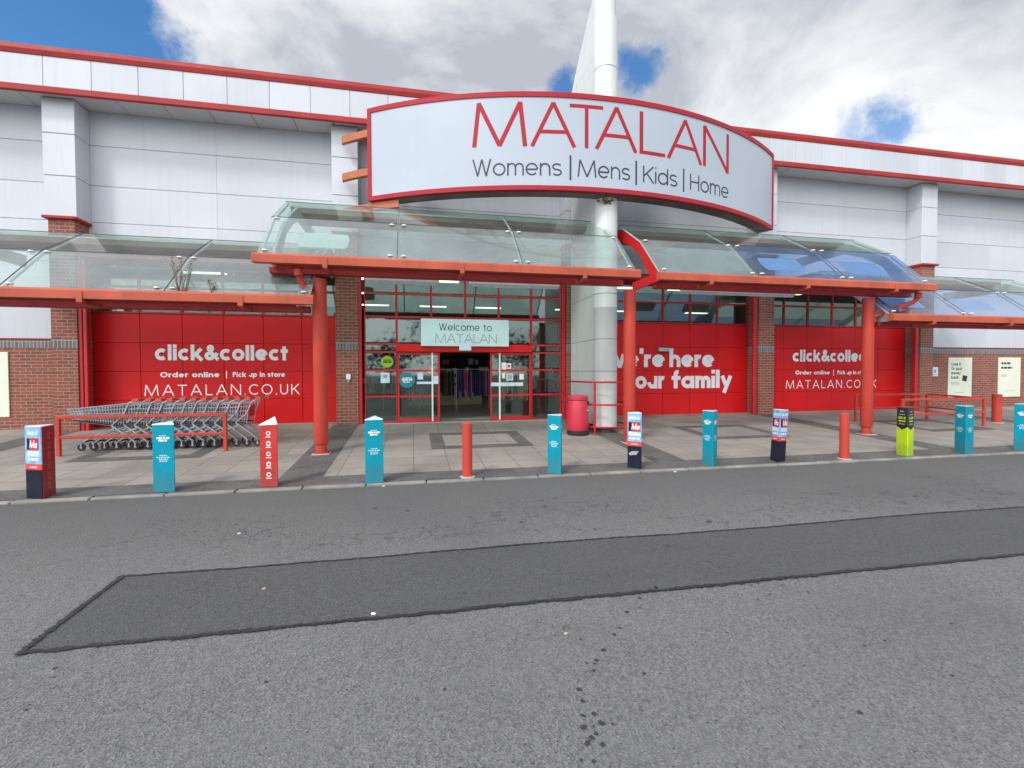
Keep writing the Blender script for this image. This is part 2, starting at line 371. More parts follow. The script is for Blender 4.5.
# ------------------------------------------------------------------ stroke lettering (cap height 1)
def arc(cx, cy, rx, ry, a0, a1, n=16): return [(cx+rx*cos(R(a0+(a1-a0)*i/n)), cy+ry*sin(R(a0+(a1-a0)*i/n))) for i in range(n+1)]
def smooth_pts(p, n=5):
    out = []
    for i in range(len(p)-1):
        a = p[max(0,i-1)]; b = p[i]; c = p[i+1]; d = p[min(len(p)-1,i+2)]
        for k in range(n):
            t = k/n
            out.append(tuple(.5*(2*b[q]+(c[q]-a[q])*t+(2*a[q]-5*b[q]+4*c[q]-d[q])*t*t+(3*b[q]-a[q]-3*c[q]+d[q])*t**3) for q in (0,1)))
    return out+[p[-1]]
def glyph(ch, X, w):
    h = w/2; D = -.28; ow = X*1.0+h*.4; nw = X*.80+h*.9
    bowl = arc(ow/2, X/2, ow/2-h, X/2-h, 0, 360, 28)[:-1]
    def arch(x, wd):
        r = wd/2-h; ry = min(r, X-h-.12)
        return [(x+h, X-h-ry-.02)]+arc(x+wd/2, X-h-ry, r, ry, 180, 0, 14)+[(x+wd-h, 0)]
    C = True
    if ch == ' ': return .34, []
    if ch == 'o': return ow, [(bowl, C)]
    if ch == 'c': return ow*.88, [(arc(ow/2, X/2, ow/2-h, X/2-h, 48, 312, 24), 0)]
    if ch == 'e': return ow, [(arc(ow/2, X/2, ow/2-h, X/2-h, 0, 318, 26), 0), ([(h, X/2-.01), (ow-h, X/2-.01)], 0)]
    if ch == 'a': return ow+.02, [(bowl, C), ([(ow-h+.01, X), (ow-h+.01, 0)], 0)]
    if ch == 'd': return ow+.02, [(bowl, C), ([(ow-h+.01, 1), (ow-h+.01, 0)], 0)]
    if ch == 'p': return ow+.02, [([(x+.02, y) for x, y in bowl], C), ([(h, X), (h, D)], 0)]
    if ch == 'b': return ow+.02, [([(x+.02, y) for x, y in bowl], C), ([(h, 1), (h, 0)], 0)]
    if ch == 'n': return nw, [([(h, X), (h, 0)], 0), (arch(0, nw), 0)]
    if ch == 'h': return nw, [([(h, 1), (h, 0)], 0), (arch(0, nw), 0)]
    if ch == 'm':
        q = nw*.86; return 2*q-w, [([(h, X), (h, 0)], 0), (arch(0, q), 0), (arch(q-w, q), 0)]
    if ch == 'r': return nw*.64, [([(h, X), (h, 0)], 0), ([(h, X*.55)]+arc(nw*.5, X*.55, nw*.5-h, X*.45-h, 180, 72, 10), 0)]
    if ch == 'u': return nw, [([(x, X-y) for x, y in arch(0, nw)], 0), ([(nw-h, X), (nw-h, 0)], 0)]
    if ch == 'l': return w, [([(h, 1), (h, 0)], 0)]
    if ch == 'i': return w, [([(h, X), (h, 0)], 0), ([(h, 1), (h, 1-w*.95)], 0)]
    if ch == 't': return w+.26, [([(.12+h, .93), (.12+h, 0)], 0), ([(0, X-h), (w+.26, X-h)], 0)]
    if ch == 'f': return w+.28, [([(.12+h, 0), (.12+h, .78)]+arc(.12+h+.16, .80, .16, .2-h, 180, 90, 8), 0), ([(0, X-h), (w+.28, X-h)], 0)]
    if ch == 'k': return X*.72+w, [([(h, 1), (h, 0)], 0), ([(X*.68+w*.6, X), (w*.8, X*.36)], 0), ([(w+X*.12, X*.5), (X*.72+w*.7, 0)], 0)]
    if ch == 's':
        sw = X*.80; ry = (X-w)/4
        return sw, [(arc(sw/2, X-h-ry, sw/2-h, ry, 30, 270, 16)+arc(sw/2, h+ry, sw/2-h, ry, 90, -150, 16)[1:], 0)]
    if ch == 'w': W = X*1.45+w*.6; return W, [([(h*.8, X), (W*.27, 0), (W*.5, X*.97), (W*.73, 0), (W-h*.8, X)], 0)]
    if ch == 'v': W = X*.86; return W, [([(h*.8, X), (W*.5, 0), (W-h*.8, X)], 0)]
    if ch == 'y': W = X*.86+w*.5; return W, [([(h*.9, X), (W*.53, w*.2)], 0), ([(W-h*.9, X), (W*.30, D)], 0)]
    if ch == "'": return w*.9, [([(h, 1.0), (h*.8, .70)], 0)]
    if ch == '|': return w*.8, [([(h, 1.2), (h, -.28)], 0)]
    if ch == '.': return w*1.1, [([(h, 0), (h, w*1.05)], 0)]
    if ch == '&':
        W = .88
        return W, [(arc(.38, .765, max(.04, .235-h), max(.04, .235-h), 0, 360, 20)[:-1], True), (arc(.33, .285, .33-h, .285-h, 0, 360, 24)[:-1], True), ([(.40, .52), (W-.02, .04)], 0), ([(.60, .20), (.80, .47)], 0)]
    if ch == 'M': W = 1.22; return W, [([(h, 0), (.155, 1), (W/2, .02), (W-.155, 1), (W-h, 0)], 0)]
    if ch == 'A': W = 1.02; return W, [([(h, 0), (W/2, 1), (W-h, 0)], 0), ([(W*.20, .34), (W*.80, .34)], 0)]
    if ch == 'T': W = .80; return W, [([(0, 1-h), (W, 1-h)], 0), ([(W/2, 1-h), (W/2, 0)], 0)]
    if ch == 'L': W = .62; return W, [([(h, 1), (h, h), (W, h)], 0)]
    if ch == 'N': W = .92; return W, [([(h, 0), (h, 1), (W-h, 0), (W-h, 1)], 0)]
    if ch == 'O': return 1.0, [(arc(.5, .5, .5-h, .5-h, 0, 360, 32)[:-1], C)]
    if ch == 'C': return .86, [(arc(.5, .5, .5-h, .5-h, 46, 314, 26), 0)]
    if ch == 'U': W = .74; return W, [([(h, 1), (h, W/2)]+arc(W/2, W/2, W/2-h, W/2-h, 180, 360, 14)+[(W-h, 1)], 0)]
    if ch == 'K': W = .74; return W, [([(h, 1), (h, 0)], 0), ([(W-h*.4, 1), (h, .38)], 0), ([(W*.36, .56), (W, 0)], 0)]
    if ch == 'W': W = 1.12; return W, [([(h*.7, 1), (W*.27, 0), (W*.5, .98), (W*.73, 0), (W-h*.7, 1)], 0)]
    if ch == 'H': W = .78; return W, [([(h, 1), (h, 0)], 0), ([(W-h, 1), (W-h, 0)], 0), ([(h, .52), (W-h, .52)], 0)]
    if ch == 'P': W = .62; return W, [([(h, 1), (h, 0)], 0), ([(h, 1-h)]+arc(W-h-.24, .72, .24, .28-h, 90, -90, 12)+[(h, .44+h)], 0)]
    raise KeyError(ch)
def strip(pts, w, closed):
    n = len(pts); L = []; Rr = []
    for i, p in enumerate(pts):
        a = pts[(i-1) % n] if (closed or i) else None; b = pts[(i+1) % n] if (closed or i < n-1) else None
        def nrm(q, r):
            dx, dy = r[0]-q[0], r[1]-q[1]; l = sqrt(dx*dx+dy*dy) or 1; return (-dy/l, dx/l)
        if a is None: m = nrm(p, b); k = 1
        elif b is None: m = nrm(a, p); k = 1
        else:
            n1, n2 = nrm(a, p), nrm(p, b); mx, my = n1[0]+n2[0], n1[1]+n2[1]; l = sqrt(mx*mx+my*my)
            if l < .05: m = n1; k = 1
            else: m = (mx/l, my/l); k = min(1.55, 1/max(.2, m[0]*n1[0]+m[1]*n1[1]))
        L.append((p[0]+m[0]*w/2*k, p[1]+m[1]*w/2*k)); Rr.append((p[0]-m[0]*w/2*k, p[1]-m[1]*w/2*k))
    return L, Rr
def split_sharp(pts, closed, w):
    """cut a stroke at sharp corners so that every limb keeps its full weight"""
    if closed: return [(pts, closed)]
    out = []; cur = [pts[0]]
    def ext(a, b, e):
        dx, dy = b[0]-a[0], b[1]-a[1]; l = sqrt(dx*dx+dy*dy) or 1; return (b[0]+dx/l*e, b[1]+dy/l*e)
    for i in range(1, len(pts)):
        cur.append(pts[i])
        if i < len(pts)-1:
            a, b, c = pts[i-1], pts[i], pts[i+1]; v1 = (b[0]-a[0], b[1]-a[1]); v2 = (c[0]-b[0], c[1]-b[1])
            cs = (v1[0]*v2[0]+v1[1]*v2[1])/((sqrt(v1[0]**2+v1[1]**2)*sqrt(v2[0]**2+v2[1]**2)) or 1)
            if cs < .6:
                e = w*.5 if cs > -.3 else w*.10
                cur[-1] = ext(a, b, e); out.append((cur, closed)); cur = [ext(c, b, e)]
    out.append((cur, closed)); return out
def text_strokes(text, X=.72, w=.1, track=.12):
    """list of (left edge, right edge, closed), total width; all in cap heights"""
    x = 0; out = []
    for ch in text:
        W, st = glyph(ch, X, w)
        for pts, cl in [q for p_, c_ in st for q in split_sharp(p_, c_, w)]:
            l, r = strip(pts, w, cl); out.append(([(a+x, b) for a, b in l], [(a+x, b) for a, b in r], cl))
        x += W+track
    return out, x-track
def text_mb(mb, text, mat, mapping, x0, x1, z0, cap, X=.72, w=.1, track=.12, slant=0, sub=1):
    """lay text between x0 and x1 on baseline z0; mapping(s, z, lift) gives the point"""
    st, W = text_strokes(text, X, w, track); k = (x1-x0)/W
    for q, (l, r, cl) in enumerate(st):
        n = len(l); vs = []; lift = .0035+.0007*(q % 6)
        idx = []
        seq = list(range(n))+([0] if cl else [])
        path = []
        for a, b in zip(seq[:-1], seq[1:]):
            for t in range(sub): path.append((a, b, t/sub))
        path.append((seq[-1], seq[-1], 0))
        for a, b, t in path:
            for e in (l, r):
                ex = e[a][0]*(1-t)+e[b][0]*t; ez = e[a][1]*(1-t)+e[b][1]*t
                vs.append(mapping(x0+k*ex+slant*ez*cap, z0+cap*ez, lift))
        fs = [(2*i, 2*i+1, 2*i+3, 2*i+2) for i in range(len(path)-1)]
        mb.add(vs, fs, mat)
    return mb
def flat(yp): return lambda s, z, lift: (s, yp-lift, z)

# ------------------------------------------------------------------ ground
road = MB()
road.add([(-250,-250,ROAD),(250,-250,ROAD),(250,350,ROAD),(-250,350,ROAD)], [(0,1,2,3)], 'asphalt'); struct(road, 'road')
def wob(a, b, n, amp, rnd):
    out = []; dx = dy = 0.0
    for i in range(n+1):
        dx = dx*.9+rnd.uniform(-amp, amp)*.5; dy = dy*.9+rnd.uniform(-amp, amp)*.5
        out.append((a[0]+(b[0]-a[0])*i/n+dx*.3, a[1]+(b[1]-a[1])*i/n+dy))
    return out
rn = random.Random(3)
bl, tl, tr, br = (-2.40, 3.48), (-2.46, 4.635), (32, 4.46), (32, 3.04)
top = wob(tl, tr, 230, .006, rn); bot = wob(bl, br, 230, .006, rn)
pt = MB(); z = ROAD+.004
pt.add([(x, y, z) for x, y in bot]+[(x, y, z) for x, y in top], [(i, i+1, 231+i+1, 231+i) for i in range(230)], 'asphalt_patch'); struct(pt, 'road_patch')
sm = MB()
def seam(pts, wd, rnd, zz):
    vs = []
    for i, (x, y) in enumerate(pts):
        a = pts[max(0,i-1)]; b = pts[min(len(pts)-1,i+1)]; dx, dy = b[0]-a[0], b[1]-a[1]; l = sqrt(dx*dx+dy*dy) or 1
        w1 = wd*(.5+rnd.uniform(-.30,.38)); w2 = wd*(.5+rnd.uniform(-.30,.38))
        vs += [(x-dy/l*w1, y+dx/l*w1, zz), (x+dy/l*w2, y-dx/l*w2, zz)]
    sm.add(vs, [(2*i, 2*i+1, 2*i+3, 2*i+2) for i in range(len(pts)-1)], 'bitumen')
seam([(x, y+.02*sin(x*1.3)) for x, y in wob((-2.46,4.635), tr, 1500, .006, rn)], .026, rn, ROAD+.009)
seam(wob((-2.43,3.48), br, 1500, .006, rn), .036, rn, ROAD+.011)
seam(wob((-2.41,3.46), (-2.46,4.65), 110, .006, rn), .036, rn, ROAD+.013)
struct(sm, 'road_seam')
# drips and oil spots
st = MB()
def spot(x, y, r):
    n = 9; st.add([(x+r*rn.uniform(.6,1.25)*cos(2*pi*k/n), y+r*rn.uniform(.6,1.25)*sin(2*pi*k/n), ROAD+.004) for k in range(n)], [tuple(range(n))], 'stain_dark')
trail = [(1.9,3.48),(1.71,3.35),(1.52,3.17),(1.62,3.21),(1.38,2.98),(1.3,2.91),(1.17,2.76),(1.09,2.67),(1.05,2.64),(1.0,2.58),(.9,2.44),(.85,2.35),(.82,2.25),(.8,2.17),(.81,2.1),(.78,2.07),(.77,1.97),(.84,2.12),(.88,2.25),(.86,2.05),(.92,2.18)]
for x, y in trail:
    spot(x+rn.uniform(-.02,.02), y, rn.uniform(.010,.020))
    if rn.random() < .6: spot(x+rn.uniform(-.06,.06), y+rn.uniform(-.04,.04), rn.uniform(.005,.010))
for i in range(34): spot(rn.uniform(-3,5), rn.uniform(1.9,3.4), rn.uniform(.006,.014))
for i in range(16): spot(rn.uniform(-4,9), rn.uniform(4.9,7), rn.uniform(.01,.03))
struct(st, 'road_stains')

pv = MB(); KY = 7.66
ys = [KY, 9.0, 9.94, 11.5, 13.0, 14.2]
xs = [-30, -15, 0, 15, 45]
pv.add([(x, y, pz(y)) for y in ys for x in xs], [(j*5+i, j*5+i+1, (j+1)*5+i+1, (j+1)*5+i) for j in range(5) for i in range(4)], 'slabs'); struct(pv, 'pavement')
kb = MB(); x = -30
while x < 45:
    dz = rn.uniform(-.004,.004); dy = rn.uniform(-.006,.006)
    kb.bevbox(x+.005, x+.905, KY-.125+dy, KY-.004, ROAD-.2, pz(KY)+.004+dz, 'kerb', .014); x += .915
struct(kb, 'kerb')
bd = MB()
def band(x0, x1, y0, y1):
    bd.add([(x0,y0,pz(y0)+.004),(x1,y0,pz(y0)+.004),(x1,y1,pz(y1)+.004),(x0,y1,pz(y1)+.004)], [(0,1,2,3)], 'blocks')
band(-30, 45, KY+.003, 8.17)                       # strip behind the kerb
for k in range(-1, 4): band(px_(k)-.33, px_(k)+.33, 8.17, 13.45)
for k in range(-2, 4):                              # dark square frames in each bay
    c = px_(k)+BAY/2-.02; a, b, y0, y1, t = c-1.1, c+1.1, 9.95, 11.8, .30
    band(a, b, y0, y0+t); band(a, b, y1-t, y1); band(a, a+t, y0+t, y1-t); band(b-t, b, y0+t, y1-t)
struct(bd, 'paving_band')

# ------------------------------------------------------------------ the store
XL, XR = -22.0, 32.0
ZS = 8.19                                           # soffit height
store = thing('store_building', 'long white clad store with red roof trims, brick piers and red panelled shopfront bays', 'building', (4.75, WALL, 0.2))
def part(mb, name, parent=store, **k): return mb.build(name, parent=parent, **k)

# cladding in horizontal panels with open joints; joints every metre
cl = MB()
for (xa, xb) in [(XL, -8.0)]+[(px_(k), px_(k+1)) for k in range(-1, 3)]+[(17.81, XR)]:
    low = 2.47 if xb < -7 or xa > 17 else 4.42
    zj = [low]+[z for z in (3.40, 4.40, 5.42, 6.34, 7.34) if z > low+.15]+[ZS]
    for a, b in zip(zj[:-1], zj[1:]):
        L = xb-xa; n = max(1, round(L/3.3))
        for i in range(n): cl.bevbox(xa+L*i/n+.0012, xa+L*(i+1)/n-.0012, WALL, WALL+.028, a+.005, b-.005, 'cladding', .004)
part(cl, 'cladding')
bk = MB(); bk.box(XL, XR, WALL+.03, WALL+.2, 4.4, ZS+.9, 'joint_grey'); bk.box(XL, -8.0, WALL+.03, WALL+.2, 2.4, 4.398, 'joint_grey'); bk.box(17.82, XR, WALL+.03, WALL+.2, 2.4, 4.398, 'joint_grey')
part(bk, 'backing_wall')
for xa, xb in ((XL, -8.03), (17.83, XR)):
    bw = MB(); bw.box(xa, xb, WALL, WALL+.2, -.1, 2.235, 'brick'); part(bw, 'brick_wall')
    so = MB(); so.box(xa, xb, WALL-.004, WALL+.2, 2.237, 2.44, 'soldier_brick'); part(so, 'brick_band')
    fl = MB(); fl.bevbox(xa, xb, WALL-.03, WALL+.05, 2.442, 2.475, 'roof_red', .005); part(fl, 'flashing')
for k in range(-2, 5):
    c = px_(k)+(.055 if k < 0 else .035 if k == 0 else 0); q_ = .27 if k < 0 else .285
    p = MB(); p.box(c-q_, c+q_, PIER, WALL-.001, -.1, 2.21, 'brick'); p.box(c-q_, c+q_, PIER, WALL-.001, 2.432, 5.30, 'brick')
    po = part(p, 'brick_pier')
    s = MB(); s.box(c-q_-.004, c+q_+.004, PIER-.004, WALL-.001, 2.212, 2.43, 'soldier_brick'); part(s, 'brick_band', po)
    s = MB(); s.bevbox(c-.35, c+.35, PIER-.10, WALL-.002, 5.302, 5.37, 'roof_red', .012); part(s, 'pier_cap', po)
    s = MB()
    for a, b in ((5.372, 6.33), (6.345, 7.33), (7.345, ZS-.03)): s.bevbox(c-.335, c+.335, PIER-.02, WALL-.003, a, b, 'cladding', .008)
    s.box(c-.325, c+.325, PIER, WALL-.004, 5.375, ZS, 'joint_grey'); part(s, 'pilaster')
# soffit, fascia, trims
FY = 13.15
so = MB(); x = XL
while x < XR: so.bevbox(x+.006, x+.99, FY+.06, WALL+.07, ZS, ZS+.03, 'soffit_white', .004); x += 1.0
so.box(XL, XR, FY+.08, WALL+.07, ZS+.034, ZS+.06, 'dark_metal'); part(so, 'soffit')
fa = MB(); x = -22.0-.9
while x < XR: fa.bevbox(x+.004, x+.966, FY, FY+.05, 8.27, 8.96, 'cladding', .006); x += .97
fa.box(XL, XR, FY+.055, FY+.1, 8.2, 9.0, 'joint_grey'); part(fa, 'fascia')
tr_ = MB(); tr_.bevbox(XL, XR, FY-.03, FY+.06, 8.11, 8.268, 'roof_red', .02); part(tr_, 'fascia_trim')
tr_ = MB(); tr_.extrude_x([(FY-.02, 8.962), (FY-.05, 9.06), (FY-.03, 9.17), (FY+.15, 9.20), (FY+.15, 8.962)], XL, XR, 'roof_red'); part(tr_, 'roof_trim')
rf = MB(); rf.box(XL, XR, FY+.16, 46, 9.0, 9.12, 'grey_metal'); part(rf, 'roof')
# the hall behind
hall = MB()
hall.box(XL, XL+.2, WALL+.21, 46, -.1, 9.0, 'interior_wall'); hall.box(XR-.2, XR, WALL+.21, 46, -.1, 9.0, 'interior_wall'); hall.box(XL, XR, 45.8, 46, -.1, 9.0, 'interior_wall')
part(hall, 'outer_wall')
fl = MB(); fl.box(XL+.2, XR-.2, WALL+.21, 45.8, .10, .21, 'interior_floor'); fl.box(-1.4, 4.4, 13.62, WALL+.21, .1, .212, 'interior_floor'); part(fl, 'shop_floor')
ce = MB(); ce.box(-9.5, 19.5, WALL+.21, 30, 4.62, 4.68, 'interior_wall'); part(ce, 'shop_ceiling')
pw = MB(); pw.box(-9.5, 19.5, 29, 29.1, .2, 4.62, 'interior_wall'); pw.box(-9.5, -9.4, WALL+.21, 29, .2, 4.62, 'interior_wall'); pw.box(19.4, 19.5, WALL+.21, 29, .2, 4.62, 'interior_wall'); part(pw, 'partition')

# red panelled bays with clerestory windows
def bay(xl, xr, joints, letter):
    rows = [.16, .90, 1.645, 2.39, 3.14]
    p = MB(); cols = [xl]+joints+[xr]
    for a, b in zip(cols[:-1], cols[1:]):
        for z0, z1 in zip(rows[:-1], rows[1:]): p.bevbox(a+.005, b-.005, WALL, WALL+.05, z0+.003, z1-.003, 'panel_red', .005)
    p.box(xl, xr, WALL+.052, WALL+.2, .1, 3.15, 'groove_dark')
    p.box(xl, xr, WALL-.03, WALL+.05, .05, .155, 'concrete_pad')
    po = part(p, 'red_panels')
    for a, b in zip(cols[:-1], cols[1:]):
        w = MB(); t = .032
        w.bevbox(a+.001, a+t, WALL-.02, WALL+.06, 3.145, 4.415, 'deep_red', .005); w.bevbox(b-t, b-.001, WALL-.02, WALL+.06, 3.145, 4.415, 'deep_red', .005)
        for z0, z1 in ((3.145, 3.19), (3.80, 3.86), (4.34, 4.415)): w.box(a+t+.001, b-t-.001, WALL-.018, WALL+.055, z0, z1, 'deep_red')
        wo = part(w, 'clerestory_window')
        g = MB(); g.box(a+t+.002, b-t-.002, WALL+.015, WALL+.025, 3.192, 3.798, 'window_glass'); g.box(a+t+.002, b-t-.002, WALL+.015, WALL+.025, 3.862, 4.338, 'window_glass'); part(g, 'pane', wo)
    for f in letter: f(po)
def click_letters(off):
    def f(po):
        m = MB(); text_mb(m, 'click&collect', 'letter_white', flat(WALL), -6.575+off, -3.352+off, 1.935, .415, X=.745, w=.232, track=.085)
        m2 = MB(); m4 = MB(); m5 = MB(); text_mb(m2, 'Order online', 'letter_white', flat(WALL), -6.462+off, -5.06+off, 1.49, .137, X=.72, w=.23, track=.09); text_mb(m4, '|', 'letter_white', flat(WALL), -4.905+off, -4.885+off, 1.49, .137, w=.13)
        text_mb(m5, 'Pick up in store', 'letter_white', flat(WALL), -4.74+off, -3.435+off, 1.49, .137, X=.72, w=.23, track=.09)
        m3 = MB(); text_mb(m3, 'MATALAN.CO.UK', 'letter_white', flat(WALL), -6.835+off, -3.08+off, 1.008, .285, w=.10, track=.30)
        for q in (m, m2, m3, m4, m5): q.build('lettering', parent=po)
    return f
def family_letters(po):
    m = MB()
    for wd, a, b_, z in (("we're", 5.90, 7.95, 1.752), ('here', 8.12, 9.74, 1.752), ('for', 5.20, 6.28, 1.06), ('your', 6.52, 7.95, 1.06), ('family', 8.20, 10.42, 1.06)):
        text_mb(m, wd, 'letter_white', flat(WALL), a, b_, z, .60, X=.67, w=.215, track=.045)
    m.build('lettering', parent=po)
bay(-8.02, -2.07, [-6.91, -5.93, -4.95, -3.97, -2.99], [click_letters(0)])
bay(5.04, 10.99, [5.93, 6.89, 7.89, 8.86, 9.85], [family_letters])
bay(11.57, 17.52, [12.40, 13.36, 14.36, 15.34, 16.32], [click_letters(19.34)])
# red steel trims in the reveals
for x0, x1 in ((-7.985, -7.90), (-7.885, -7.80), (10.84, 10.97), (17.37, 17.50), (-1.47, -1.36), (4.34, 4.45)):
    t = MB(); t.bevbox(x0, x1, PIER+.03, PIER+.16, -.02 if x0 < -2 else .15, 4.40, 'frame_red', .015); part(t, 'reveal_trim')
# header beams over the bays (under the canopies)
for k in range(-1, 3):
    h = MB(); h.bevbox(px_(k)+.29, px_(k+1)-.29, PIER+.05, WALL-.002, 4.422, 4.62, 'deep_red', .02); part(h, 'bay_header')

# ------------------------------------------------------------------ entrance screen
EY = 13.60
cols = [-1.30, -.44, .51, 1.47, 2.44, 3.41, 4.33]
rows = [.19, .94, 1.66, 2.17, 2.39, 3.14, 3.78, 4.30]
for i in range(6):
    a, b = cols[i], cols[i+1]; door = i in (2, 3)
    f = MB(); t = .03; zlo = 2.172 if door else .19
    if i in (1, 4): zlo = 2.172
    f.bevbox(a+.001, a+t, EY-.05, EY+.05, zlo, 4.36, 'frame_red', .006); f.bevbox(b-t, b-.001, EY-.05, EY+.05, zlo, 4.36, 'frame_red', .006)
    zs = [z for z in rows if z >= zlo-.01]
    for z in zs:
        if i in (1, 2, 3, 4) and z in (2.17, 2.39): continue
        hh = .05 if z in (.19,) else .026
        f.box(a+t+.001, b-t-.001, EY-.045, EY+.045, z-hh, z+hh, 'frame_red')
    fo = part(f, 'window')
    g = MB()
    zz = [z for z in zs if not (i in (1,2,3,4) and z == 2.17)]
    for z0, z1 in zip(zz[:-1], zz[1:]): g.box(a+t+.002, b-t-.002, EY-.006, EY+.006, z0+.052, z1-.028, 'window_glass')
    part(g, 'pane', fo)
hd = MB(); hd.bevbox(-.44, 3.41, EY-.16, EY+.10, 2.17, 2.395, 'panel_red', .012); part(hd, 'door_header')
sill = MB(); sill.box(-1.33, 4.33, EY-.2, EY+.2, .12, .194, 'concrete_pad'); part(sill, 'threshold')
def door(x0, x1, guard, bits):
    d = MB(); Y = EY-.02; t = .055
    d.bevbox(x0, x0+t, Y-.03, Y+.03, .20, 2.165, 'frame_red', .006); d.bevbox(x1-t, x1, Y-.03, Y+.03, .20, 2.165, 'frame_red', .006)
    for z0, z1 in ((.20, .32), (.90, .96), (1.62, 1.68), (2.09, 2.165)): d.box(x0+t+.001, x1-t-.001, Y-.028, Y+.028, z0, z1, 'frame_red')
    do = part(d, 'sliding_door')
    g = MB()
    for z0, z1 in ((.322, .898), (.962, 1.618), (1.682, 2.088)): g.box(x0+t+.002, x1-t-.002, Y-.005, Y+.005, z0, z1, 'window_glass')
    g.build('pane', parent=do)
    h = MB(); h.bevbox(guard-.022, guard+.022, Y-.075, Y-.035, .22, 2.16, 'white', .006); h.build('edge_guard', parent=do)
    bits(do, Y)
def sticker(parent, name, fn):
    m = MB(); fn(m); m.build(name, parent=parent)
def disc(m, x, z, r, y, mat, n=28): m.extrude_y([(x+r*cos(2*pi*k/n), z+r*sin(2*pi*k/n)) for k in range(n)], y-.004, y, mat)
def wordbars(m, x0, x1, z, h, y, mat, seed, gap=.25):
    r = random.Random(seed); x = x0
    while x < x1-h*.5:
        w = min(r.uniform(1.2, 4)*h, x1-x); m.box(x, x+w, y-.002, y, z, z+h, mat); x += w+h*gap*2
def bits_left(do, Y):
    def tealdisc(m):
        disc(m, -.165, 1.385, .215, Y-.012, 'teal_sticker')
        wordbars(m, -.29, -.04, 1.425, .035, Y-.0165, 'letter_white', 1); wordbars(m, -.31, -.02, 1.37, .045, Y-.0165, 'letter_white', 2); wordbars(m, -.27, -.06, 1.315, .035, Y-.0165, 'letter_white', 3)
    sticker(do, 'round_sticker', tealdisc)
    sticker(do, 'paper_notice', lambda m: m.box(.12, .27, Y-.012, Y-.008, 1.40, 1.60, 'print_pale')); sticker(do, 'paper_notice', lambda m: m.box(.40, .51, Y-.012, Y-.008, 1.585, 1.685, 'white'))
    sticker(do, 'push_bar', lambda m: (m.bevbox(.10, .70, Y-.07, Y-.04, 1.27, 1.34, 'print_pale', .008), m.bevbox(.55, .70, Y-.045, Y-.012, 1.30, 1.50, 'print_pale', .006)))
def bits_right(do, Y):
    sticker(do, 'paper_notice', lambda m: m.box(2.52, 2.66, Y-.012, Y-.008, 1.66, 1.88, 'white')); sticker(do, 'paper_notice', lambda m: (m.box(2.68, 2.80, Y-.012, Y-.008, 1.70, 1.86, 'white'), m.box(2.70, 2.77, Y-.015, Y-.0121, 1.74, 1.82, 'print_red')))
    sticker(do, 'paper_notice', lambda m: m.box(2.53, 2.62, Y-.012, Y-.008, 1.42, 1.58, 'white')); sticker(do, 'paper_notice', lambda m: m.box(3.05, 3.18, Y-.012, Y-.008, 1.38, 1.55, 'white')); sticker(do, 'paper_notice', lambda m: (m.box(2.66, 2.86, Y-.012, Y-.008, 1.36, 1.56, 'print_pale'), m.box(2.69, 2.83, Y-.015, Y-.0121, 1.39, 1.53, 'ink_grey')))
    sticker(do, 'push_bar', lambda m: m.bevbox(2.2, 3.15, Y-.07, Y-.04, 1.19, 1.30, 'print_pale', .008))
door(-.43, .74, .53, bits_left)
door(2.18, 3.40, 2.455, bits_right)
def lime(m):
    disc(m, -.70, 1.90, .165, EY-.012, 'lime_sticker'); wordbars(m, -.80, -.60, 1.93, .03, EY-.0165, 'ink', 4); wordbars(m, -.81, -.59, 1.87, .04, EY-.0165, 'ink', 5)
sticker(store, 'round_sticker', lime)
sticker(store, 'paper_notice', lambda m: (m.box(-.88, -.64, EY-.012, EY-.008, 1.31, 1.60, 'print_pale'), m.box(-.81, -.70, EY-.015, EY-.0121, 1.44, 1.54, 'ink_grey')))
sticker(store, 'door_sensor', lambda m: m.bevbox(1.27, 1.61, EY-.30, EY-.162, 2.20, 2.33, 'print_pale', .02))

